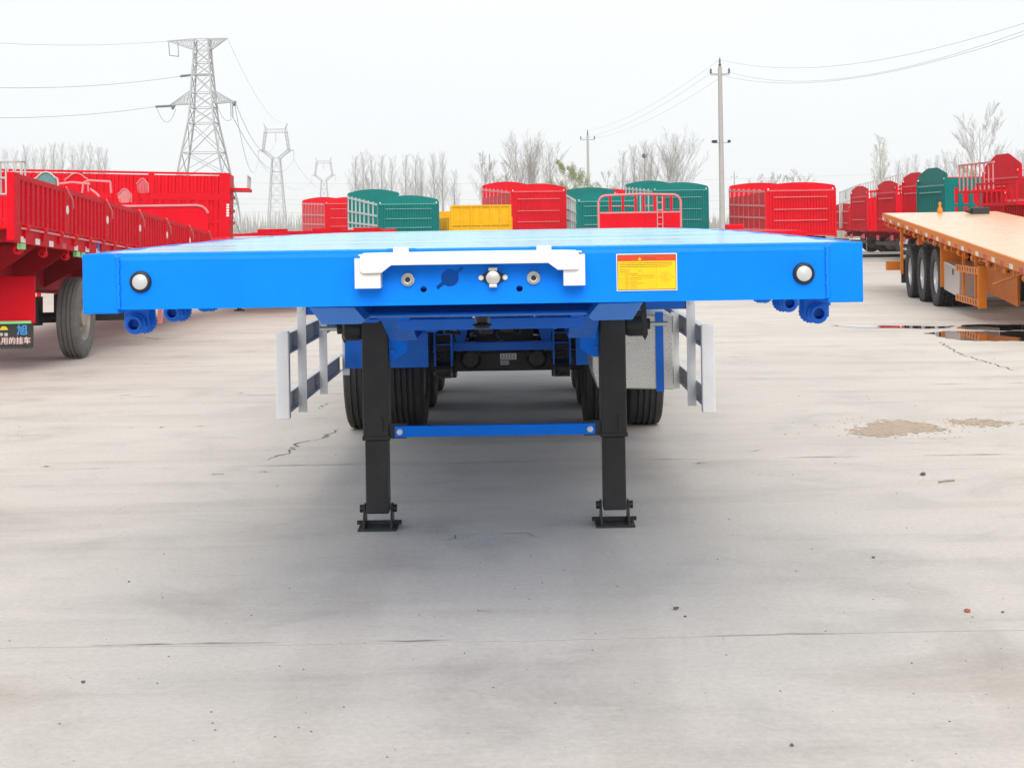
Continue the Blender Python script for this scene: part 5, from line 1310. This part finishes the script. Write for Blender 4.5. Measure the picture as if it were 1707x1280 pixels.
for k, (u, v) in enumerate(((8,246),(26,250),(42,240),(58,247),(72,243),(88,238),(104,240),(120,243),(137,240),(150,237),(164,242),(176,248))):
    tree('pop', u, v, 250, ORD[k]+' slim bare poplar from the left, above the long red box trailer', G1, wide=.8)
G2 = 'bare trees above the green stake trailer at left of centre'
for k, (u, v) in enumerate(((592,258),(604,252),(618,258),(636,257),(652,262),(676,256),(692,258),(702,262),(722,254),(737,252),(757,284))):
    tree('pop', u, v, 270, ORD[k]+' slim bare poplar from the left, above the green trailer left of centre', G2, wide=.9)
tree('loose', 810, 246, 150, 'bare bushy tree above the tall red stake trailer', idx=0)
tree('loose', 850, 252, 160, 'thin bare tree just left of the broadest bare tree', idx=1)
tree('fan', 884, 224, 150, 'broad bare tree with spreading crown near the centre', idx=0)
tree('pop', 915, 240, 150, 'bare upright tree between the broad bare tree and the leafy one', idx=1)
tree('leafy', 940, 250, 130, 'tree with fresh pale green leaves left of the slimmer pole', idx=0, name='leafy_tree')
tree('leafy', 957, 262, 135, 'low tree with thin green leaves touching the slimmer pole', idx=0, name='leafy_tree')
tree('loose', 1012, 272, 160, 'small bare bushy tree right of the slimmer pole', idx=1)
tree('pop', 1038, 250, 170, 'leftmost tall bare poplar right of the slimmer pole')
tree('pop', 1056, 242, 170, 'second tall bare poplar right of the slimmer pole')
nt_ = tree('pop', 1075, 236, 170, 'bare poplar holding a round dark bird nest')
tree('pop', 1086, 240, 170, 'bare poplar between the nest tree and the fan-shaped tree')
tree('fan', 1118, 230, 150, 'fan-shaped bare tree above the tall green trailer', idx=1)
n_ = P(1074, 260, 169.6); mb = MB().lathe([(0,-.26),(.17,-.24),(.27,-.10),(.29,.06),(.22,.20),(.08,.26),(0,.26)], 'z', (0,0,0), 12).build('bird_nest', M['stone'], None, loc=n_)
mb.scale = (1.0, 1.0, 1.0); tag(mb, 'round dark bird nest high in a bare poplar', 'nest')
for k, (u, v) in enumerate(((1258,285),(1285,282),(1300,280),(1318,282),(1335,276))): tree('loose', u, v, 240, ORD[k]+' low bare tree from the left, above the caged red trailer', 'low bare trees above the caged red trailer')
tree('leafy', 1465, 228, 120, 'slim tree with sparse young leaves above the slanted red row', idx=1, name='leafy_tree', wide=.9)
for k, (u, v) in enumerate(((1497,266),(1513,262),(1527,258),(1548,266),(1562,258),(1577,252))): tree('pop', u, v, 230, ORD[k]+' bare poplar rightwards from the slim sparse-leaved tree', 'bare trees above the slanted red row', wide=.9)
tree('loose', 1630, 158, 95, 'tallest bare tree at right, rising above the green open-sided trailer', idx=0, wide=.85)
tree('leafy', 1612, 262, 110, 'low leafy tree at the foot of the tallest right tree', idx=0, name='leafy_tree')
for k, (u, v) in enumerate(((1592,256),(1648,262),(1664,258),(1682,252),(1697,250),(1706,248))): tree('pop', u, v, 210, ORD[k]+' bare poplar from the left, around and right of the tallest right tree', 'bare trees at the right edge', wide=.9)
# distant hazy belt of scrub along the horizon
bq = random.Random(9); vs, fs = [], []
for i in range(5200):
    x = bq.uniform(-330, 330); z0 = 0; h = bq.uniform(2.0, 6.5)*(1+.4*math.sin(x*.05)); yy = 520+bq.uniform(-14, 14)
    dx_ = bq.gauss(0, .8); w0 = bq.uniform(.10, .30)
    o_ = len(vs); vs += [(x-w0, yy, z0), (x+w0, yy+.1, z0), (x+dx_, yy, h), (x, yy+w0, z0)]; fs += [(o_,o_+1,o_+2), (o_+1,o_+3,o_+2), (o_+3,o_,o_+2)]
o = MB().add(vs, fs).build('distant_scrub', M['twig']); tag(o, 'hazy belt of bare scrub along the horizon', 'scrub', kind='stuff')

# ================================================================== haze
hz = MB().box(-1550, 1550, -250, 2450, -1.6, 48).build('haze', M['white']); tag(hz, 'thin pale haze filling the air', 'haze', kind='stuff')
hm = bpy.data.materials.new('haze_air'); hm.use_nodes = True; t = hm.node_tree; t.nodes.clear()
ho = t.nodes.new('ShaderNodeOutputMaterial'); pv = t.nodes.new('ShaderNodeVolumePrincipled')
pv.inputs['Color'].default_value = (.97,.98,1,1); pv.inputs['Density'].default_value = .00034; pv.inputs['Anisotropy'].default_value = .0
t.links.new(pv.outputs[0], ho.inputs['Volume']); hz.data.materials.clear(); hz.data.materials.append(hm)
